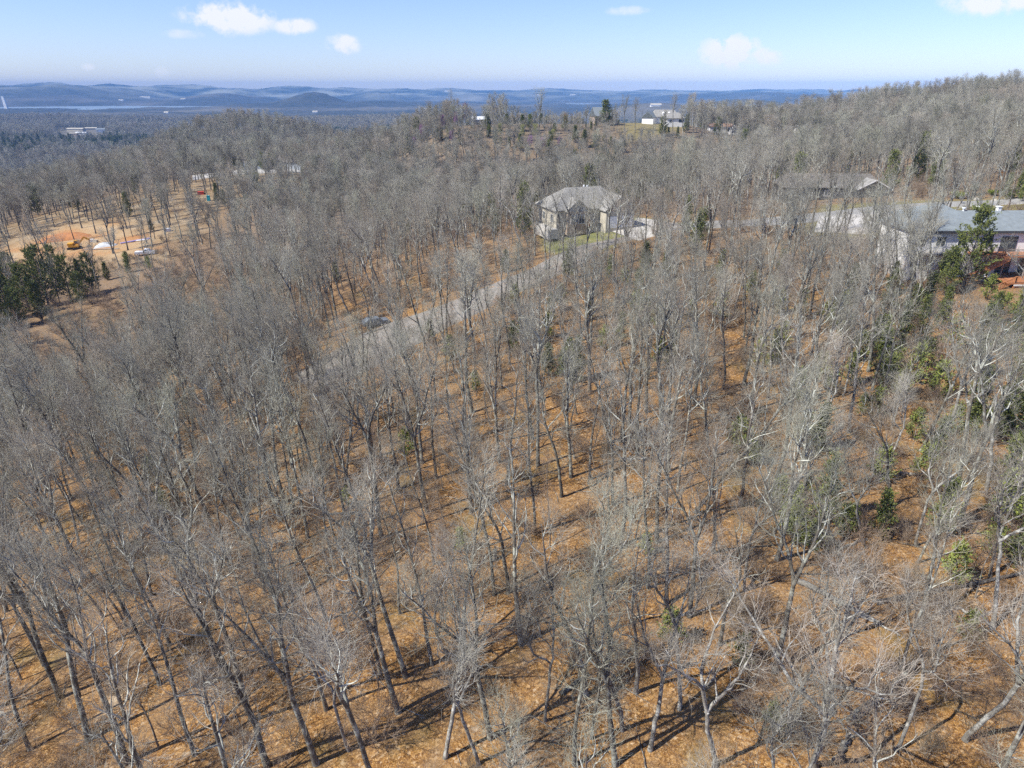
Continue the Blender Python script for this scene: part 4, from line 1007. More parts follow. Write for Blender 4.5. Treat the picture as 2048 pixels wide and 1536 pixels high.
rb = []
rr_ = np.random.default_rng(91)
bx_ = rr_.uniform(-150, 260, 5000); by_ = rr_.uniform(330, 530, 5000)
okb = inside(RIDGE, bx_, by_) & ~inside(RIDGE_LAWN, bx_, by_)
for hx_, hy_ in ((83, 430), (88, 442), (112, 425), (134, 455), (127, 460), (50, 450), (82, 440)): okb &= np.hypot(bx_ - hx_, by_ - hy_) > 9
bz_ = terrain(bx_, by_)
for x, y, z in list(zip(bx_[okb], by_[okb], bz_[okb]))[:1500]:
    e = lean_matrix_quat(rr_.random() * 6.28, abs(rr_.normal(0, .06)), rr_.random() * 6.28)
    rb.append((x, y, z, e.x, e.y, e.z, rr_.uniform(.22, .48) * (1.7 if rr_.random() < .06 else 1), len(kinds_near) + (len(kinds_lod) + int(rr_.integers(3)) if rr_.random() < .14 else int(rr_.integers(len(kinds_lod))))))
print('ridge brush', len(rb))
scatter('ridge_thicket', 'low grey thicket of small bare trees along the ridge in front of the houses', 'thicket', rb, sources)
def branch_mesh(seed, L):
    rng = np.random.default_rng(seed); p = [np.array([-L / 2, 0, .06])]; d = np.array([1., 0, 0])
    for i in range(7): d = unit(d + rng.normal(0, .12, 3) * [1, 1, .3]); p.append(p[-1] + d * L / 7)
    P = np.array(p); P[:, 2] = np.abs(P[:, 2]) + .04; q = np.linspace(.045, .012, 8)
    A, B = kids(rng, P[None], q[None], 7, .3, 1., (.4, .9), lambda t, u: .3 + .9 * u, 4, .5, .012, .006, .0, .15); A[:, :, 2] = np.abs(A[:, :, 2]) * .5 + .03
    V, F = cat([tubes(P[None], q[None], 5), tubes(A, B, 3)]); return np_mesh('fallen_branch', V, F, M['bark_pale' if seed % 2 else 'bark_mid'], True)
dsrc = []
for i, (px, py) in enumerate(((1120, 1245), (830, 1180), (1480, 1400))):
    x, y, z = at(px, py); o = link_mesh('fallen_branch', branch_mesh(600 + i, (2.6, 4., 1.8)[i])); o.location = (x, y, z); o.rotation_euler[2] = i * 1.3
    tag(o, None, 'branch', 'branches lying on the leaves'); PLANTS.append((o, x, y, 'thin fallen', 'branch')); dsrc.append([o])
dp = darts(np.random.default_rng(41), 2200, 20, 120, lambda y: 2.6, []); dz_ = terrain(np.array(dp)[:, 0], np.array(dp)[:, 1])
scatter('fallen_twigs', 'small dead branches scattered over the brown leaf litter', 'dead branches', [(x, y, z, 0, 0, random.uniform(0, 6.28), random.uniform(.5, 1.3), random.randrange(3)) for (x, y), z in zip(dp, dz_)], dsrc)

# woods across the valley, beyond the knoll: bare crowns with evergreen patches
vr = np.random.default_rng(77)
n = 26000
vy = np.sqrt(vr.random(n) * (2600 ** 2 - 760 ** 2) + 760 ** 2); vx = -vy * (.85 - vr.random(n) * .72)
vx[:5000] = vy[:5000] * (.2 - .5 * vr.random(5000)) * 1.0
ev = np.sin(vx / 160 + np.sin(vy / 210) * 1.5) * np.cos(vy / 190 + vx / 500) + .35 * np.sin(vx / 45 + vy / 60)
vz = terrain(vx, vy)
uu, vv = project(vx, vy, vz)
okv = (uu > -40) & (uu < 2090)
for q_ in ((150, 264), (182, 262), (202, 266), (162, 271), (146, 272), (172, 268)):
    q_ = at(*q_); okv &= ~((np.abs(vx - q_[0] * vy / q_[1]) < 55) & (vy > q_[1] - 230) & (vy < q_[1] + 60))
vp = []
lodk = list(range(len(kinds_lod)))
for x, y, z, e in zip(vx[okv], vy[okv], vz[okv], ev[okv]):
    if e > .35 and vr.random() < .8: vp.append((x, y, z, 0, 0, vr.random() * 6.28, vr.uniform(1.0, 1.6), len(lodk)))
    else: vp.append((x, y, z, 0, 0, vr.random() * 6.28, vr.uniform(.8, 1.25) * (1 + y / 5000), lodk[int(vr.integers(len(lodk)))]))
ced_src = next(list(p[0].children) for p in PLANTS if p[4] == 'cedar' and CEDARS[4][0] in [c.data for c in p[0].children])
print('valley', len(vp))
scatter('valley_woods', 'mixed bare and evergreen woods filling the valley far below', 'woods', vp, [src(k) for k in kinds_lod] + [ced_src])

# ------------------------------------------------------------------ fallen logs, stumps, snags
def log_thing(a, b, r0, r1, label, name='fallen_log', mat='bark_pale', lift=0.0, top=None):
    pa = at(*a); pb = at(*b)
    n = 12; P = []
    rr = random.Random(int(a[0]))
    for i in range(n):
        t = i / (n - 1); x = pa[0] + (pb[0] - pa[0]) * t + rr.gauss(0, .05); y = pa[1] + (pb[1] - pa[1]) * t + rr.gauss(0, .05)
        P.append((x, y, gz(x, y) + r0 * .75 + lift * t + (rr.gauss(0, .02))))
    V, F = tubes(np.array(P)[None], np.linspace(r0, r1, n)[None], 8)
    parts = [(V, F)]
    A, B = kids(np.random.default_rng(int(a[1])), np.array(P)[None], np.linspace(r0, r1, n)[None], 5, .4, 1., (.6, 1.2), lambda t, u: .5 + 1.2 * u, 4, .4, .02, .01, .15, .15)
    parts.append(tubes(A, B, 4))
    V, F = cat(parts)
    c = V.mean(0) * [1, 1, 0] + [0, 0, P[0][2]]
    me = np_mesh(name, V - c, F, M[mat], True); o = link_mesh(name, me); o.location = c
    tag(o, label, 'log', 'fallen logs on the leaf litter'); return o
log_thing((1584, 1159), (1760, 1250), .24, .13, 'long pale fallen log slanting down to the right across brown leaves')
log_thing((1672, 1102), (1732, 1080), .13, .09, 'short thin fallen log near the foot of the narrow dark cedar')
log_thing((1750, 1208), (2046, 1148), .20, .10, 'very long fallen trunk reaching the right edge of the leafy slope', mat='bark_mid')
log_thing((1697, 1446), (1858, 1318), .22, .12, 'dark fallen trunk rising to the upper right beside bare stony soil', mat='bark', lift=.6)
log_thing((1712, 1440), (1880, 1300), .14, .07, 'thinner trunk lying right beside the dark fallen trunk', mat='bark_mid', lift=.9)
log_thing((1668, 1530), (1700, 1470), .20, .15, 'short thick reddish log piece at the bottom of the slope', mat='bark_mid')
log_thing((1796, 948), (1914, 958), .17, .10, 'pale fallen log lying level behind the leaning twin trunks')
log_thing((1560, 950), (1670, 942), .12, .07, 'slim fallen log lying level left of the narrow dark cedar')
log_thing((1720, 1232), (1800, 1272), .11, .06, 'thin broken log ending among shrubs on the right slope')
log_thing((1912, 1214), (1962, 1244), .10, .07, 'small pale log below the little yellow-green cedar')
log_thing((640, 1030), (748, 1026), .12, .08, 'thin pale log lying level on the open leaf litter at the left')
log_thing((220, 1180), (310, 1188), .10, .05, 'thin grey log half hidden below the left trees')
log_thing((1255, 920), (1300, 918), .13, .09, 'short pale log in the middle of the wood')
log_thing((945, 972), (985, 938), .12, .08, 'short log leaning up beside a slender trunk in mid wood', mat='bark_mid')
log_thing((660, 735), (720, 727), .12, .06, 'bleached log lying on the near end of the gravel road')
log_thing((725, 672), (775, 655), .22, .2, 'row-like brown log lying at the far edge of the gravel pad', mat='bark_mid')
log_thing((1960, 985), (2030, 1005), .11, .06, 'thin pale log at the foot of the large dark right cedar')
log_thing((1120, 1390), (1175, 1350), .15, .1, 'dark log slanting up between trunks near the bottom middle', mat='bark')
# broken snag and pale stump
def snag(a, top, r0, label):
    pa = np.array(at(*a)); r = ray(*top); t = pa[1] / r[1]; pb = np.array([r[0] * t, r[1] * t + 1.5, CAM_H + r[2] * t])
    n = 10; P = np.array([pa + (pb - pa) * i / (n - 1) + np.random.default_rng(i).normal(0, .04, 3) for i in range(n)]); P[0][2] -= .3
    V, F = tubes(P[None], np.linspace(r0, r0 * .55, n)[None], 8)
    A, B = kids(np.random.default_rng(3), P[None], np.linspace(r0, r0 * .55, n)[None], 4, .4, 1., (.8, 1.3), lambda t, u: .4 + .6 * u, 4, .3, .02, .01, .1, .15)
    V, F = cat([(V, F), tubes(A, B, 4)])
    o = link_mesh('dead_snag', np_mesh('dead_snag', V - pa, F, M['bark_pale'], True)); o.location = pa
    tag(o, label, 'dead tree'); return o
snag((1973, 990), (2018, 802), .17, 'leaning broken grey snag without a crown left of the large dark cedar')
snag((1601, 932), (1634, 893), .07, 'short slim broken stick leaning right by the spreading olive cedar')
def stump(px, py, r, h, label):
    x, y, z = at(px, py); V = []; F = []; s = 14
    rr = random.Random(px)
    for k, (q, zz) in enumerate(((1.35, -.2), (1.0, .15 * h), (.9, h * .9), (.5, h))):
        for i in range(s):
            t = 6.283 * i / s; w = q * r * (1 + (.18 if k == 0 else .06) * math.sin(3 * t + px)); V.append((math.cos(t) * w, math.sin(t) * w, zz + (rr.uniform(-.12, .12) * h if k >= 2 else 0)))
    for k in range(3):
        for i in range(s): j = (i + 1) % s; F.append((k * s + i, k * s + j, (k + 1) * s + j, (k + 1) * s + i))
    F.append(tuple(3 * s + i for i in range(s)))
    o = mesh_obj('tree_stump', V, F, M['bark_pale'], None, True); o.location = (x, y, z); tag(o, label, 'stump'); return o
stump(1078, 803, .35, .9, 'pale broken stump at the foot of a thick trunk in mid wood')
stump(990, 1120, .18, 1.2, 'small orange-white broken stump between thin trunks')
stump(1660, 1425, .3, .25, 'low pale stump on bare soil near the bottom right')

# ------------------------------------------------------------------ buildings
M['shingle'] = plain('grey_brown_shingles', (.27, .26, .24), .95, .22, 1.2)
M['shingle_blue'] = plain('blue_grey_shingles', (.20, .225, .235), .95, .14, 1.5)
M['shingle_dark'] = plain('dark_shingles', (.16, .145, .13), .95, .2, 1.5)
M['shingle_brown'] = plain('brown_shingles', (.24, .16, .12), .95, .2, 1.5)
M['siding'] = plain('pale_siding', (.80, .79, .77), .8, .05)
M['siding_cream'] = plain('cream_siding', (.46, .42, .34), .85, .08)
M['siding_grey'] = plain('grey_siding', (.36, .39, .42), .85, .08)
M['siding_tan'] = plain('tan_brick', (.40, .31, .24), .9, .2, 6)
M['trim'] = plain('white_trim', (.78, .77, .75), .6, .04)
M['darktrim'] = plain('dark_trim', (.07, .07, .075), .6, .1)
M['cedarwood'] = plain('stained_wood', (.40, .17, .075), .75, .15, 4)
M['greywood'] = plain('weathered_wood', (.30, .26, .23), .85, .15, 4)
M['glass'] = new_mat('window_glass', (.05, .065, .08), .08); M['glass'].node_tree.nodes['Principled BSDF'].inputs['Specular IOR Level'].default_value = .6
M['metal'] = plain('white_metal', (.72, .74, .76), .4, .05)
M['yellow'] = plain('machine_yellow', (.62, .33, .03), .5, .1)
M['rubber'] = plain('black_rubber', (.03, .03, .03), .8, .2)
M['red'] = plain('red_paint', (.60, .06, .03), .5, .1)
M['teal'] = plain('teal_plastic', (.02, .30, .36), .5, .1)
M['car_grey'] = new_mat('grey_car_paint', (.16, .18, .20), .3)
M['car_white'] = new_mat('white_car_paint', (.75, .76, .78), .3)
M['pipe_blue'] = plain('violet_blue_pipe', (.24, .22, .50), .5, .1)
M['stone'] = plain('pale_stone', (.50, .46, .40), .95, .25, 2)

def hip_or_gable(x0, y0, x1, y1, ze, zr, over=.5, hip=0.0, thick=.18):
    """roof solid with its ridge along x; hip = how far each end of the ridge is drawn in"""
    m = MB(); x0 -= over; x1 += over; y0 -= over; y1 += over; ym = (y0 + y1) / 2
    P = [(x0, y0, ze), (x1, y0, ze), (x1, y1, ze), (x0, y1, ze), (x0 + hip, ym, zr), (x1 - hip, ym, zr)]
    Q = [(a, b, c + thick) for a, b, c in P]
    m.poly(P + Q, [(6, 7, 11, 10), (8, 9, 10, 11), (9, 6, 10), (7, 8, 11), (0, 4, 5, 1), (2, 5, 4, 3), (3, 4, 0), (1, 5, 2), (0, 1, 7, 6), (1, 2, 8, 7), (2, 3, 9, 8), (3, 0, 6, 9)])
    return m
def window(parent, x0, z0, x1, z1, y, frame='trim', cross=True, name='window', side=None):
    """window on a wall that faces -y at depth y (side: on a wall facing -x, y then the wall's x and x0,x1 its y range)"""
    w = .09; m = MB(); g = MB()
    def bx(mm, a, b, c, d, e, f):
        if side is None: mm.box(a, b, c, d, e, f)
        else: mm.box(b, a, c, e, d, f)
    bx(m, x0 - w, y - .07, z0 - w, x1 + w, y + .02, z0); bx(m, x0 - w, y - .07, z1, x1 + w, y + .02, z1 + w)
    bx(m, x0 - w, y - .07, z0, x0, y + .02, z1); bx(m, x1, y - .07, z0, x1 + w, y + .02, z1)
    if cross: bx(m, (x0 + x1) / 2 - .03, y - .06, z0, (x0 + x1) / 2 + .03, y + .02, z1)
    bx(g, x0, y - .035, z0, x1, y + .015, z1)
    o = m.build(name, M[frame], parent); g.build('pane', M['glass'], o)
def house(name, loc, rz, label, w, d, h, rise, wall, roof, hip=0., over=.5, base=2.0, cat_='house', group=None, chim=None):
    e = empty(name, loc, rz); tag(e, label, cat_, group)
    m = MB(); m.box(-w / 2, 0, -base, w / 2, d, h)
    if hip == 0:
        ym = d / 2; n = h + rise * .96
        m.poly([(-w / 2, 0.01, h), (-w / 2, d - .01, h), (-w / 2, ym, n), (w / 2, 0.01, h), (w / 2, d - .01, h), (w / 2, ym, n)], [(0, 2, 1), (3, 4, 5), (0, 3, 5, 2), (1, 2, 5, 4)])
    m.build('wall', M[wall], e)
    r = hip_or_gable(-w / 2, 0, w / 2, d, h - .02, h + rise, over, hip).build('roof', M[roof], e)
    if chim:
        c = MB(); c.box(chim[0] - .35, d * .5 - .35, h + rise * .5, chim[0] + .35, d * .5 + .35, h + rise + 1.0); c.box(chim[0] - .45, d * .5 - .45, h + rise + 1.0, chim[0] + .45, d * .5 + .45, h + rise + 1.15); c.build('chimney', M['trim'], r)
    return e


# grey-roofed house with two front gables
HX, HY = 18.5, 155.5
HZ = 7.6
e = empty('suburban_house', (9.8, 152.5, HZ), R(20)); tag(e, 'cream house with broad grey hipped roof and two front gables beside the gravel road', 'house')
m = MB(); m.box(0, 0, -1.5, 17.5, 11, 3.7); m.box(10.5, -3.4, -1.5, 17.5, .0, 3.5); m.build('wall', M['siding_cream'], e)
hip_or_gable(0, 0, 17.5, 11, 3.7, 7.7, .6, 5.0).build('roof', M['shingle'], e)
for gx0, gx1, gy, dep, rise, nm in ((2.2, 7.2, -1.0, 5.5, 2.5, 'front_gable'), (10.5, 17.5, -3.4, 7.5, 3.1, 'garage_gable')):
    gm = MB(); xm = (gx0 + gx1) / 2; o_ = .45; zt = 3.55
    P = [(gx0 - o_, gy - .4, zt), (gx1 + o_, gy - .4, zt), (xm, gy - .4, zt + rise), (gx0 - o_, gy + dep, zt), (gx1 + o_, gy + dep, zt), (xm, gy + dep, zt + rise)]
    Q = [(a, b, c + .16) for a, b, c in P]
    gm.poly(P + Q, [(6, 8, 11, 9), (8, 7, 10, 11), (0, 3, 5, 2), (2, 5, 4, 1), (0, 2, 8, 6), (2, 1, 7, 8), (0, 6, 9, 3), (1, 4, 10, 7)])
    q = gm.build('roof', M['shingle'], e)
    MB().poly([(gx0, gy, zt), (gx1, gy, zt), (xm, gy, zt + rise * .93), (gx0, gy + .2, zt), (gx1, gy + .2, zt), (xm, gy + .2, zt + rise * .93)], [(0, 1, 2), (5, 4, 3), (0, 2, 5, 3), (2, 1, 4, 5), (0, 3, 4, 1)]).build('gable_wall', M['siding_grey' if gx0 < 5 else 'siding_tan'], e)
MB().box(2.2, -1.0, -1.5, 7.2, -.003, 3.55).build('porch_bay', M['siding_tan'], e)
window(e, 3.1, .9, 4.4, 2.7, -1.0); window(e, 5.0, .9, 6.3, 2.7, -1.0); window(e, 8.4, .9, 9.8, 2.5, 0)
d_ = MB(); d_.box(7.45, -.06, 0, 8.2, .02, 2.3); dr = d_.build('door', M['cedarwood'], e)
for x0 in (11.0, 14.3): 
    q = MB(); q.box(x0, -3.46, -.1, x0 + 2.7, -3.38, 2.4)
    for k in range(1, 4): q.box(x0, -3.48, -.1 + k * .62, x0 + 2.7, -3.45, -.07 + k * .62)
    q.build('garage_door', M['trim'], e)
window(e, 2.0, 1.0, 3.2, 2.6, 0, side=1); window(e, 6.5, 1.0, 7.7, 2.6, 0, side=1)
MB().cyl((9.3, 6, 7.6), (9.3, 6, 8.2), .25).cyl((10.2, 6.2, 7.5), (10.2, 6.2, 8.1), .2).build('roof_vent', M['metal'], e)
MB().box(-2.6, -1.6, -2, -.3, 6, .1).build('patio', M['concrete'], e)

# long two-storey house with decks at the right edge
DX, DY, DZ = 62.0, 106.5, 9.0
e = empty('hillside_house', (DX, DY, DZ)); tag(e, 'long white two-storey house with blue-grey roof and stained wooden decks', 'house')
L = 36.0
MB().box(0, 0, -2.5, L, 9, 6.7).build('wall', M['siding'], e)
rf = hip_or_gable(0, 0, L, 9, 6.68, 9.0, .5, 2.4).build('roof', M['shingle_blue'], e)
rf2 = hip_or_gable(6, 8, 15, 17, 6.6, 8.9, .7, 4.6); rf2.build('roof', M['shingle_blue'], e)
MB().box(6, 9.0, -2.5, 15, 17, 6.6).build('rear_wing', M['siding'], e)
MB().box(-.5, -.57, 6.5, L + .5, -.502, 6.86).build('gutter', M['darktrim'], e)
for cx in (12.5, 15.7):
    c = MB(); c.box(cx - .28, 4.3, 8.4, cx + .28, 4.9, 9.7); c.box(cx - .36, 4.2, 9.7, cx + .36, 5.0, 9.82); q = c.build('chimney', M['trim'], rf)
MB().cyl((10, 4.4, 8.5), (10, 4.4, 9.5), .15).cyl((10, 4.4, 9.5), (10, 4.4, 9.65), .3).build('roof_vent', M['metal'], rf)
up0 = 3.55
for x0, x1, z0, z1, cr_ in ((11.9, 12.8, up0 + .9, up0 + 2.6, False), (14.3, 16.7, up0 + .1, up0 + 2.3, True), (18.6, 19.6, up0 + .9, up0 + 2.6, False), (4.2, 5.6, up0 + .9, up0 + 2.3, True), (1.4, 2.6, up0 + .9, up0 + 2.3, True), (7.6, 8.8, up0 + .9, up0 + 2.3, True),
                            (22, 24.4, up0 + .1, up0 + 2.3, True), (14.6, 16.6, .3, 2.5, True), (18, 20, .3, 2.5, True), (2.2, 3.4, .8, 2.2, True), (5.4, 6.6, .8, 2.2, True)):
    window(e, x0, z0, x1, z1, 0, 'darktrim' if x1 - x0 > 2 or x0 in (11.9,) else 'trim', cr_, 'glass_door' if x1 - x0 > 1.9 else 'window')
def railing(parent, a, b, z0, z1=None, h=1.0, mat='cedarwood', name='railing'):
    z1 = z0 if z1 is None else z1
    a = Vector((a[0], a[1], z0)); b = Vector((b[0], b[1], z1)); m = MB(); L_ = (b - a).length
    u = Vector((0, 0, 1))
    m.bar(a + u * h, b + u * h, .12, .06); m.bar(a + u * .12, b + u * .12, .06, .05)
    n = max(2, int(L_ / .2))
    for i in range(n + 1):
        p = a + (b - a) * i / n; w = .11 if i % 9 == 0 or i == n else .045
        m.bar(p, p + u * (h - .02), w)
    return m.build(name, M[mat], parent)
dk = MB(); dk.box(13.2, -3.2, up0 - .2, L, -.003, up0); dk.box(9.5, -1.5, up0 - .2, 13.2, -.003, up0); dko = dk.build('upper_deck', M['cedarwood'], e)
railing(dko, (13.2, -3.15), (L, -3.15), up0, mat='greywood'); railing(dko, (9.5, -1.45), (13.2, -1.45), up0, mat='greywood')
for x in (13.4, 16.9, 20.4, 24, 28): MB().bar((x, -3.05, -2.5), (x, -3.05, up0 - .2), .16).build('post', M['greywood'], dko)
st = MB()
for i in range(12): st.box(12.9 - i * .32, -4.5, up0 - .22 - i * .19, 13.25 - i * .32, -3.25, up0 - .16 - i * .19)
st.bar((13.2, -4.5, up0 - .3), (9.3, -4.5, up0 - 2.6), .06, .28); st.bar((13.2, -3.25, up0 - .3), (9.3, -3.25, up0 - 2.6), .06, .28)
sto = st.build('staircase', M['cedarwood'], e)
railing(sto, (13.2, -4.52), (9.3, -4.52), up0 - .15, up0 - 2.4); railing(sto, (13.2, -3.22), (9.3, -3.22), up0 - .15, up0 - 2.4)
MB().box(8.2, -4.6, up0 - 2.75, 9.4, -3.1, up0 - 2.6).build('landing', M['cedarwood'], sto)
lz = .35
ld = MB(); ld.box(12.4, -7.0, lz - .2, L, -3.3, lz); ldo = ld.build('lower_deck', M['cedarwood'], e)
railing(ldo, (13.2, -6.95), (L, -6.95), lz, mat='cedarwood'); railing(ldo, (13.2, -6.95), (11.0, -6.95), lz, lz - 1.1)
MB().box(13.0, -7.06, lz - .45, L, -7.0, lz - .22).build('fascia', M['trim'], ldo)
MB().box(13.0, -6.9, lz - 1.5, L, -6.82, lz - .46).build('skirting', M['cedarwood'], ldo)
for x in (13.2, 17, 21, 25): MB().bar((x, -6.8, -3), (x, -6.8, lz - .2), .18).build('post', M['greywood'], ldo)
bl = MB(); bl.box(1.2, -1.8, up0 - .2, 7.4, -.003, up0); blo = bl.build('balcony', M['greywood'], e); railing(blo, (1.2, -1.75), (7.4, -1.75), up0, mat='trim')
# outdoor chairs under the upper deck
for i, x in enumerate((DX + 11.6, DX + 12.6)):
    y = DY - 2.2; z0 = DZ - .35; ch = empty('patio_chair', (x, y, z0), .3 * i); tag(ch, ('white patio chair in the shade under the wooden staircase', 'white patio chair beside the first one, nearer the glass door')[i], 'chair', 'patio chairs under the deck')
    MB().box(-.3, -.3, .4, .3, .3, .46).build('seat', M['trim'], ch); MB().box(-.3, .26, .46, .3, .31, 1.0).build('backrest', M['trim'], ch)
    for sx in (-.27, .27):
        for sy in (-.27, .27): MB().bar((sx, sy, 0), (sx, sy, .4), .04).build('leg', M['trim'], ch)
MB_ = MB(); MB_.box(DX + 10.9, DY - 3.0, DZ - 2.6, DX + 14, DY - .4, DZ - .35); tag(MB_.build('patio_slab', M['concrete']), kind='structure')

# dark-walled house behind the parking area
p = loc_at(1612, 178)
e = house('dark_house', p, R(-4), 'low dark house with grey-brown roof behind the concrete parking area', 24, 10, 2.8, 2.8, 'darktrim', 'shingle_dark', 2.0)
gx = 9.0; gm = MB(); P = [(gx - 4.2, -3.0, 2.6), (gx + 4.2, -3.0, 2.6), (gx, -3.0, 4.9), (gx - 4.2, 5, 2.6), (gx + 4.2, 5, 2.6), (gx, 5, 4.9)]; Q = [(a, b, c + .16) for a, b, c in P]
gm.poly(P + Q, [(6, 8, 11, 9), (8, 7, 10, 11), (0, 3, 5, 2), (2, 5, 4, 1), (0, 2, 8, 6), (2, 1, 7, 8), (0, 6, 9, 3), (1, 4, 10, 7)]).build('roof', M['shingle'], e)
MB().poly([(gx - 3.6, -2.5, -2), (gx + 3.6, -2.5, -2), (gx + 3.6, -2.5, 2.7), (gx, -2.5, 4.6), (gx - 3.6, -2.5, 2.7), (gx - 3.6, -.01, -2), (gx + 3.6, -.01, -2), (gx + 3.6, -.01, 2.7), (gx, -.01, 4.6), (gx - 3.6, -.01, 2.7)],
          [(0, 1, 2, 3, 4), (9, 8, 7, 6, 5), (1, 6, 7, 2), (0, 4, 9, 5), (2, 7, 8, 3), (3, 8, 9, 4), (0, 5, 6, 1)]).build('entrance_bay', M['darktrim'], e)
MB().bar((gx - 4.3, -3.06, 2.72), (gx, -3.06, 5.05), .07, .22).bar((gx + 4.3, -3.06, 2.72), (gx, -3.06, 5.05), .07, .22).build('fascia', M['trim'], e)
for x in (-10, -6.5, -2): window(e, x, .8, x + 1.4, 2.1, 0)

# houses in the woods and along the ridge
p = loc_at(560, 396); e = house('grey_house', p, R(10), 'pale grey gabled house half hidden among bare trees above the lot', 12, 10, 5.0, 3.6, 'siding_grey', 'shingle_dark', 0, base=3); window(e, -3.5, 2, -2, 3.6, 0); window(e, 1, 2, 2.6, 3.6, 0)
p = loc_at(622, 405); e = house('dark_roofed_house', p, R(-8), 'dark-roofed house among trees to the right of the pale grey house', 14, 10, 4.0, 3.8, 'siding_grey', 'shingle_dark', 0, base=3); window(e, -3.5, 1, -2, 2.6, 0)
def rl(px, py, Y, dz=0):
    r = ray(px, py); t = Y / r[1]; z = CAM_H + r[2] * t; return (r[0] * t, Y, max(gz(r[0] * t, Y), z - 0) + dz)
p = loc_at(1313, 430); e = house('white_house', p, R(6), 'two-storey white house with broad grey roof and small dormers on the ridge', 11, 10, 4.6, 3.0, 'siding', 'shingle', 3.0, base=4); window(e, 1.8, 2.6, 4.4, 4.0, 0, 'darktrim'); window(e, 3.8, -1.6, 5.2, .6, 0); window(e, -4, 2.4, -2.6, 3.8, 0)
p2 = (p[0] - 3, p[1] + 12, gz(p[0] - 3, p[1] + 12) - 1.2); e = house('dormered_house', p2, R(6), 'grey-roofed house with two white dormers behind the two-storey white house', 15, 11, 5.0, 3.8, 'siding', 'shingle', 2.0, base=5)
for x in (-1.6, 2.0):
    MB().box(x - .9, .6, 4.9, x + .9, 4, 6.9).poly([(x - 1.1, .4, 6.9), (x + 1.1, .4, 6.9), (x, .4, 7.8), (x - 1.1, 4.4, 6.9), (x + 1.1, 4.4, 6.9), (x, 4.4, 7.8)], [(0, 1, 2), (5, 4, 3), (0, 2, 5, 3), (2, 1, 4, 5), (0, 3, 4, 1)]).build('dormer', M['siding'], e)
    window(e, x - .4, 5.5, x + .4, 6.6, .6, 'trim', False)
p = loc_at(1394, 425); e = house('brown_roofed_house', p, R(-3), 'low white house with brown roof beside the ridge road', 12.5, 8, 3.6, 1.7, 'siding', 'shingle_brown', 0, .7, base=3)
for x in (-4.6, -.8, 3.4): window(e, x, 1.2, x + 1.3, 2.6, 0, 'darktrim')
p = loc_at(1427, 455); e = house('gabled_cottage', p, R(78), 'small white gabled house to the right of the brown-roofed house', 8, 7, 4.2, 3.4, 'siding', 'siding', 0, .4, base=3)
p = loc_at(1400, 460); e = house('white_garage', p, R(85), 'small white gabled garage behind the brown-roofed house', 6, 6, 3.4, 2.2, 'siding', 'siding', 0, .4, base=3, cat_='garage')
p = loc_at(1186, 450); e = house('steep_roofed_house', p, R(15), 'house with steep pale blue roof and brick gable left of the bright evergreen', 11, 10, 4.0, 5.0, 'siding_tan', 'shingle_blue', 0, .5, base=3, chim=(1.5,))
p = loc_at(1276, 440); e = house('ridge_cottage', p, R(60), 'white gabled cottage on the ridge left of the two-storey house', 7, 7, 3.4, 3.2, 'siding', 'shingle_blue', 0, .5, base=3)
p = loc_at(968, 430); e = house('metal_roofed_shed', p, R(20), 'shed with bright white metal roof peeking over the ridge brush', 7, 6, 2.6, 1.6, 'siding_grey', 'metal', 0, .4, base=3, cat_='shed')
for k, (px, py) in enumerate(((1575, 263), (1606, 264))):
    x, y, z = at(px, py + 6); e = house('white_shed', (x, y, gz(x, y)), R(5 * k), ('small white shed in the gap of the wood, the left of two', 'small white shed in the gap of the wood, the right of two')[k], 6.5, 5, 3.6, 1.3, 'siding', 'metal', 0, .3, base=3, cat_='shed', group='white sheds in the wood')

# valley settlement and the tower
def low_hall(px, py, w, d, h, wall, roof, rz, label):
    x, y, z = at(px, py); e = house('valley_building', (x, y, z + 2), R(rz), label, w * .8, d * .8, h * .6 + 2, h * .3, wall, roof, 0, 1, base=8, cat_='building', group='buildings in the far valley'); return e
low_hall(150, 264, 62, 20, 8, 'siding_cream', 'siding_cream', -4, 'long tan building at the left of the valley settlement')
low_hall(182, 262, 40, 18, 7, 'siding_cream', 'siding_cream', 10, 'tan building in the middle of the valley settlement')
low_hall(202, 266, 30, 22, 10, 'siding', 'shingle_blue', 20, 'pale gabled hall at the right end of the valley settlement')
low_hall(162, 271, 34, 14, 5, 'siding', 'metal', 0, 'bright white low shed in front of the valley settlement')
low_hall(146, 272, 26, 12, 4, 'siding_tan', 'siding_cream', 0, 'small tan shed at the front left of the valley settlement')
for px, py, w, lab in ((108, 241, 26, 'tiny white house in the dark valley woods, left one of the pair'), (124, 241, 24, 'tiny white house in the dark valley woods, right one of the pair'), (206, 246, 40, 'long pale roof in the woods beyond the valley settlement'),
                       (260, 254, 60, 'pale building cluster roof at the foot of the near knoll'), (242, 202, 60, 'white house low on the slope of the large blue hill'), (290, 196, 120, 'row of pale buildings below the end of the blue hill'), (332, 228, 50, 'pale house beyond the knoll near the far shore'),
                       (366, 200, 60, 'white house in the far valley below the blue hills'), (630, 226, 60, 'pale roof in the dark woods below the cone-shaped hill'), (1078, 192, 80, 'white building on the far sunlit hillside'), (1146, 191, 60, 'pale house on the far hillside to the right'), (895, 184, 60, 'tiny pale house on the far middle hill'), (1312, 213, 130, 'white house on the wooded rise beyond the ridge houses')):
    x, y, z = at(px, py); e = house('far_building', (x, y, z), 0, lab, w * y / 9000, 16, 6 * max(1, y / 5000), 5, 'siding', 'siding_cream', 0, 1, base=12, cat_='building', group='buildings in the far valley')
x, y, z = at(14, 219)
t_ = empty('tower', (x, y, z)); tag(t_, 'tall white slab-sided tower standing at the left end of the valley', 'tower')
s_ = y / FPX * 1.09
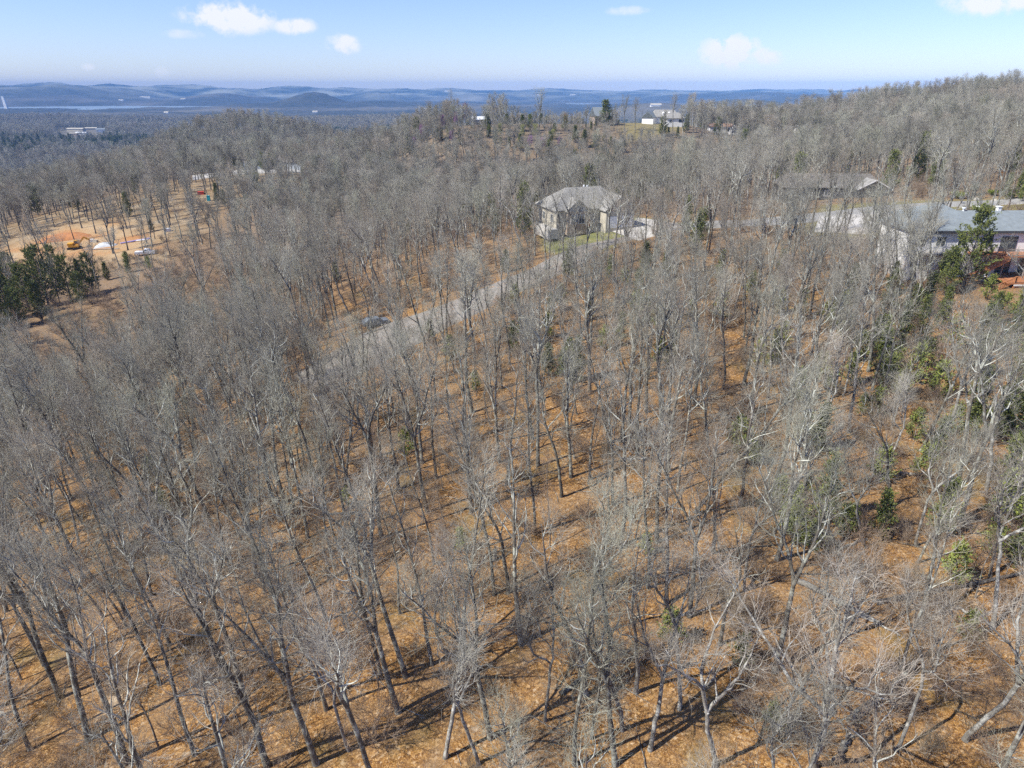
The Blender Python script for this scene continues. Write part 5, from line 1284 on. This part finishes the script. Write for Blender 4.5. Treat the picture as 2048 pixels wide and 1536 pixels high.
MB().poly([(-3.2 * s_ - 3 * s_, 0, 0), (2.2 * s_, 0, 0), (2.2 * s_, 4 * s_, 0), (-4 * s_, 4 * s_, 0)] and [(-2.6 * s_, -2 * s_, -10), (2.6 * s_, -2 * s_, -10), (2.6 * s_, 2 * s_, -10), (-2.6 * s_, 2 * s_, -10), (-3.4 * s_, -1.6 * s_, 20 * s_), (.2 * s_, -1.6 * s_, 20 * s_), (.2 * s_, 1.6 * s_, 20 * s_), (-3.4 * s_, 1.6 * s_, 20 * s_)],
          [(0, 3, 2, 1), (4, 5, 6, 7), (0, 1, 5, 4), (1, 2, 6, 5), (2, 3, 7, 6), (3, 0, 4, 7)]).build('shaft', M['trim'], t_)
MB().box(-3.6 * s_, -1.8 * s_, 20 * s_, .4 * s_, 1.8 * s_, 21 * s_).build('cap', M['siding'], t_)

# ------------------------------------------------------------------ vehicles and building-site things
def vehicle(px, py, rz, label, paint, L=4.6, W=1.85, H=1.5, kind='suv', z=None, xy=None):
    x, y, zz = at(px, py) if xy is None else (xy[0], xy[1], gz(*xy))
    e = empty('parked_' + kind, (x, y, zz + .12), rz); tag(e, label, kind if kind != 'suv' else 'car')
    h = L / 2
    prof = [(-h, .35), (-h, .85), (-h * .93, .98), (-h * .48, 1.02), (-h * .22, H), (h * .62, H), (h * .93, 1.0), (h, .9), (h, .35)] if kind != 'truck' else [(-h, .4), (-h, .95), (-h * .9, 1.1), (-h * .55, 1.15), (-h * .38, H), (h * .02, H), (h * .1, 1.15), (h, 1.15), (h, .4)]
    n = len(prof); V = [(a, -W / 2, b) for a, b in prof] + [(a, W / 2, b) for a, b in prof]
    for i in (4, 5, n + 4, n + 5): V[i] = (V[i][0], V[i][1] * .84, V[i][2])
    F = [tuple(range(n))[::-1], tuple(range(n, 2 * n))] + [(i, (i + 1) % n, n + (i + 1) % n, n + i) for i in range(n)]
    body = mesh_obj('body', V, F, M[paint], e)
    g = MB(); g.poly([(-h * .46, -W * .42, 1.05), (-h * .25, -W * .40, H - .06), (-h * .25, W * .40, H - .06), (-h * .46, W * .42, 1.05)], [(0, 3, 2, 1)])
    for v_ in range(4): g.v[v_] = (g.v[v_][0] - .03, g.v[v_][1], g.v[v_][2] + .02)
    g.build('windshield', M['glass'], e)
    s = MB()
    for sy in (-1, 1): s.poly([(-h * .4, sy * W * .505, 1.05), (-h * .2, sy * W * .44, H - .08), (h * .0, sy * W * .44, H - .08), (h * .06, sy * W * .505, 1.05)], [(0, 1, 2, 3) if sy > 0 else (3, 2, 1, 0)])
    s.build('side_window', M['glass'], e)
    for sx in (-h * .62, h * .62):
        for sy in (-1, 1):
            w = MB().cyl((sx, sy * (W / 2 - .12), .34), (sx, sy * (W / 2 + .03), .34), .34, seg=16).build('wheel', M['rubber'], e)
            MB().cyl((sx, sy * (W / 2 + .031), .34), (sx, sy * (W / 2 + .045), .34), .19, seg=12).build('rim', M['metal'], w)
    for sy in (-1, 1): MB().box(-h - .03, sy * W * .38 - .18, .62, -h + .02, sy * W * .38 + .18, .8).build('headlight', M['trim'], e)
    return e
vehicle(752, 652, R(208), 'dark grey car parked at the far edge of the gravel road', 'car_grey')
vehicle(292, 510, R(195), 'white pickup truck with dark bed parked on the cleared tan lot', 'car_white', 5.8, 2.0, 1.85, 'truck')
vehicle(446, 371, R(180), 'dark blue car parked at the top of the cleared lot', 'car_grey', 4.6)
def excavator():
    x, y, z = at(150, 499); e = empty('excavator', (x, y, z + .1), R(20)); tag(e, 'yellow excavator digging beside the orange soil bank', 'excavator')
    for sy in (-1.1, 1.1):
        m = MB(); n = 12
        pts = [(-1.9, .1), (-2.2, .45), (-1.9, .8), (1.9, .8), (2.2, .45), (1.9, .1)]
        V = [(a, sy - .28, b) for a, b in pts] + [(a, sy + .28, b) for a, b in pts]; k = 6
        m.poly(V, [tuple(range(k))[::-1], tuple(range(k, 2 * k))] + [(i, (i + 1) % k, k + (i + 1) % k, k + i) for i in range(k)]); m.build('track', M['rubber'], e)
    MB().box(-1.6, -1.25, .85, 1.5, 1.25, 1.5).box(-1.75, -1.25, 1.5, -.1, 1.25, 2.2).build('body', M['yellow'], e)
    c = MB().box(.15, .1, 1.5, 1.5, 1.2, 2.9).build('cab', M['yellow'], e); MB().box(.3, .07, 1.9, 1.35, .1, 2.7).box(1.5, .2, 1.9, 1.53, 1.1, 2.7).build('window', M['glass'], c)
    MB().bar((1.3, -.4, 1.5), (3.6, -.4, 4.0), .4, .5).bar((3.6, -.4, 4.0), (5.2, -.4, 3.0), .35, .45).build('boom', M['yellow'], e)
    MB().bar((5.1, -.4, 3.2), (4.7, -.4, 1.0), .3, .4).build('stick', M['yellow'], e)
    MB().poly([(4.3, -.9, 1.2), (5.2, -.9, 1.0), (4.9, -.9, .2), (4.1, -.9, .3), (4.3, .1, 1.2), (5.2, .1, 1.0), (4.9, .1, .2), (4.1, .1, .3)], [(3, 2, 1, 0), (4, 5, 6, 7), (0, 1, 5, 4), (1, 2, 6, 5), (2, 3, 7, 6)]).build('bucket', M['rubber'], e)
excavator()
def pile(px, py, w, d, h, mat, name, label, cat_, seed=1):
    x, y, z = at(px, py); rr = np.random.default_rng(seed); n = 14; V = []; F = []
    for j in range(n):
        for i in range(n):
            u = i / (n - 1) * 2 - 1; v = j / (n - 1) * 2 - 1; q = max(0, 1 - u * u) * max(0, 1 - v * v)
            V.append((u * w / 2, v * d / 2, -1.0 + (h + 1.0) * q ** .6 + rr.normal(0, .08 * h) * (q > 0)))
    for j in range(n - 1):
        for i in range(n - 1): F.append((j * n + i, j * n + i + 1, (j + 1) * n + i + 1, (j + 1) * n + i))
    o = mesh_obj(name, V, F, M[mat], None, True); o.location = (x, y, z); tag(o, label, cat_); return o
M['tarp'] = plain('pale_tarp', (.46, .48, .50), .6, .1, 1.5); M['soilpile'] = plain('orange_soil', (.38, .17, .07), .95, .2, .6)
pile(215, 492, 9, 3.5, 1.3, 'tarp', 'tarp_heap', 'pale grey tarpaulin heap in the middle of the cleared lot', 'tarp', 4)
pile(142, 476, 22, 7, 1.9, 'soilpile', 'soil_bank', 'orange bank of dug soil behind the excavator', 'soil heap', 5)
def pipes(a, b, r, n, mat, name, label, cat_, sep=.6):
    pa = at(*a); pb = at(*b); d = np.array(pb) - np.array(pa); d = d / np.linalg.norm(d); s = np.array([-d[1], d[0], 0]); m = MB()
    for i in range(n):
        o_ = s * (i - n / 2) * sep; m.cyl(tuple(np.array(pa) + o_ + [0, 0, r + .1]), tuple(np.array(pb) + o_ + [0, 0, r + .1]), r, seg=8)
    c = Vector(pa); o = m.build(name, M[mat]); tag(o, label, cat_); return o
pipes((242, 488), (300, 478), .22, 1, 'pipe_blue', 'drain_pipe', 'violet-blue drain pipe lying along the lot, the upper one', 'pipe'); pipes((262, 484), (298, 480), .18, 1, 'metal', 'drain_pipe', 'white drain pipe lying right beside the violet-blue pipe', 'pipe')
pipes((170, 500), (240, 498), .14, 1, 'greywood', 'timber_beam', 'long grey timber lying below the tarpaulin heap', 'timber')
def box_thing(px, py, w, d, h, mat, name, label, cat_, rz=0):
    x, y, z = at(px, py); e = MB().box(-w / 2, -d / 2, -.5, w / 2, d / 2, h).box(-w / 2 - .06, -d / 2 - .06, h, w / 2 + .06, d / 2 + .06, h + .12).build(name, M[mat]); e.location = (x, y, z); e.rotation_euler[2] = rz; tag(e, label, cat_); return e
box_thing(402, 389, 2.6, 1.6, 1.2, 'red', 'tool_trailer', 'red tool trailer at the right end of the cleared lot', 'trailer', .3)
box_thing(418, 402, 1.2, 1.2, 2.1, 'teal', 'portable_toilet', 'teal portable toilet beside the dark evergreens', 'portable toilet', .2)
box_thing(183, 484, 1.6, 1.0, .9, 'siding', 'crate', 'white crate between the excavator and the tarpaulin heap', 'crate', .2)
box_thing(192, 485, 1.4, 1.0, .8, 'siding_cream', 'crate', 'cream crate just left of the tarpaulin heap', 'crate', -.2)
box_thing(335, 463, 2.2, 1.2, 1.0, 'metal', 'crate', 'pale metal crate at the wooded right side of the lot', 'crate', .4)
for i, (px, py, r) in enumerate(((1945, 399, .55), (1952, 400, .7), (1988, 402, .5), (1903, 394, .45))):
    x, y, z = at(px, py); bm = bmesh.new(); bmesh.ops.create_icosphere(bm, subdivisions=3, radius=r)
    rr = random.Random(i)
    for v in bm.verts: v.co *= 1 + .18 * math.sin(v.co.x * 5 + i) * math.cos(v.co.y * 6) + rr.uniform(-.03, .03); v.co.z *= .7
    me = bpy.data.meshes.new('boulder'); bm.to_mesh(me); bm.free(); me.materials.append(M['stone']); o = link_mesh('boulder', me); o.location = (x, y, z + .1)
    tag(o, ('pale boulder at the foot of the large roadside oak', 'larger pale boulder just right of the oak', 'pale boulder next to the round yellow-green bush', 'small pale boulder left of the large roadside oak')[i], 'boulder', 'boulders along the road')
x, y, z = at(1920, 408)
e = empty('mailbox', (x, y, z)); tag(e, 'black mailbox on a post beside the road near the dark bush', 'mailbox')
MB().box(-.25, -.5, 1.1, .25, .5, 1.6).build('box', M['darktrim'], e); MB().bar((0, 0, -.3), (0, 0, 1.1), .12).build('post', M['greywood'], e)

# ------------------------------------------------------------------ labels for the trees: look + place, checked to be unique
LM = [('the gravel road', 700, 700), ('the gravel road', 880, 640), ('the gravel road', 1080, 540), ('the two-gabled house', 1180, 470), ('the decked house', 1990, 545), ('the concrete parking area', 1690, 455),
      ('the narrow dark cedar', 1642, 1045), ('the large dark cedar', 2045, 1000), ('the long pale log', 1670, 1205), ('the dark fallen trunk', 1780, 1390), ('the pale stump', 1078, 803), ('the green upright cedar', 1152, 764),
      ('the thin level log', 690, 1028), ('the tiny yellow-green cedar', 1902, 1166), ('the leaning snag', 1973, 985), ('the bottom left corner', 60, 1500), ('the bottom middle', 1024, 1500), ('the bottom right corner', 1990, 1500),
      ('the left edge', 20, 1000), ('the left evergreen clump', 90, 600), ('the middle of the photo', 1024, 1000), ('the lower left', 450, 1250), ('the lower right', 1500, 1350), ('the open leafy floor', 800, 1150), ('the upper left slope', 450, 700), ('the upper right slope', 1650, 600)]
ORD = ['first', 'second', 'third', 'fourth', 'fifth', 'sixth', 'seventh', 'eighth', 'ninth', 'tenth', 'eleventh', 'twelfth', 'thirteenth', 'fourteenth', 'fifteenth', 'sixteenth', 'seventeenth', 'eighteenth', 'nineteenth']
ORD += ['twentieth'] + ['twenty-' + o for o in ORD[:9]] + ['thirtieth'] + ['thirty-' + o for o in ORD[:9]] + ['fortieth'] + ['forty-' + o for o in ORD[:9]]
used_labels = set(o['label'] for o in bpy.data.objects if 'label' in o.keys())
def assign(items, noun):
    """items: (object, look, x, y). Groups by look and nearest landmark side; members are told apart by counting from the left."""
    buckets = {}
    for o, look, x, y in items:
        u, v = project(x, y, gz(x, y)); u = float(u); v = float(v)
        best = min(LM, key=lambda l: math.hypot((l[1] - u), (l[2] - v) * 1.4)); du = u - best[1]; dv = v - best[2]
        if best[0].startswith(('the middle', 'the lower', 'the upper', 'the bottom')): side = 'near'
        elif best[0] == 'the left edge': side = 'near'
        else: side = ('right of' if du > 0 else 'left of') if abs(du) > abs(dv) * 1.2 else ('below' if dv > 0 else 'above')
        buckets.setdefault((look, side, best[0]), []).append((u, v, o))
    for (look, side, lm), L_ in buckets.items():
        L_.sort(key=lambda q: q[0])
        for i, (u, v, o) in enumerate(L_):
            base = f"{look} {noun} {side} {lm}"
            if len(L_) > 1: base += ', leftmost' if i == 0 else (', rightmost' if i == len(L_) - 1 else (f', {ORD[min(i, 48)]} from the left'))
            while base in used_labels: base = base.replace(noun, 'leafless ' + noun, 1) if 'leafless' not in base else base + ', the farther one'
            used_labels.add(base); o['label'] = base
it = []
for s in singles:
    look = TREES[s['kind']][3]
    sx = s['lean'] * math.cos(s['az'])
    lean = 'left-leaning ' if sx < -.11 else ('right-leaning ' if sx > .11 else '')
    size = 'small ' if s['sc'] < .84 else ''
    it.append((s['o'], f"{size}{lean}{look} bare", s['x'], s['y']))
assign(it, 'tree')
assign([(e, ('low' if e.scale[0] < .95 else 'mid-sized' if e.scale[0] < 1.1 else 'tall') + ' twiggy', x, y) for e, x, y in SAPL], 'sapling')
assign([(o, look, x, y) for o, x, y, look, c in PLANTS if c == 'cedar'], 'cedar')
LM += [('the redbud patch', 865, 262), ('the far knoll', 480, 240), ('the ridge houses', 1300, 250), ('the steep-roofed house', 1186, 240), ('the roadside oak', 1945, 400), ('the ridge brush', 1080, 290), ('the cleared lot', 450, 400)]
for w in ('tree', 'redbud', 'bush', 'shrub', 'branch'): assign([(o, look, x, y) for o, x, y, look, c in PLANTS if c == w], w)

# ------------------------------------------------------------------ air
hz = MB(); hz.box(-10500, -10500, -150, 10500, 10500, 118); ho = hz.build('haze', None)
hm = bpy.data.materials.new('haze'); hm.use_nodes = True; ht = hm.node_tree; ht.nodes.clear()
o_ = ht.nodes.new('ShaderNodeOutputMaterial'); v_ = ht.nodes.new('ShaderNodeVolumePrincipled')
v_.inputs['Color'].default_value = (.26, .52, 1.0, 1); v_.inputs['Density'].default_value = 9.5e-5; v_.inputs['Anisotropy'].default_value = -.3
ht.links.new(v_.outputs[0], o_.inputs['Volume']); ho.data.materials.append(hm); tag(ho, kind='stuff')
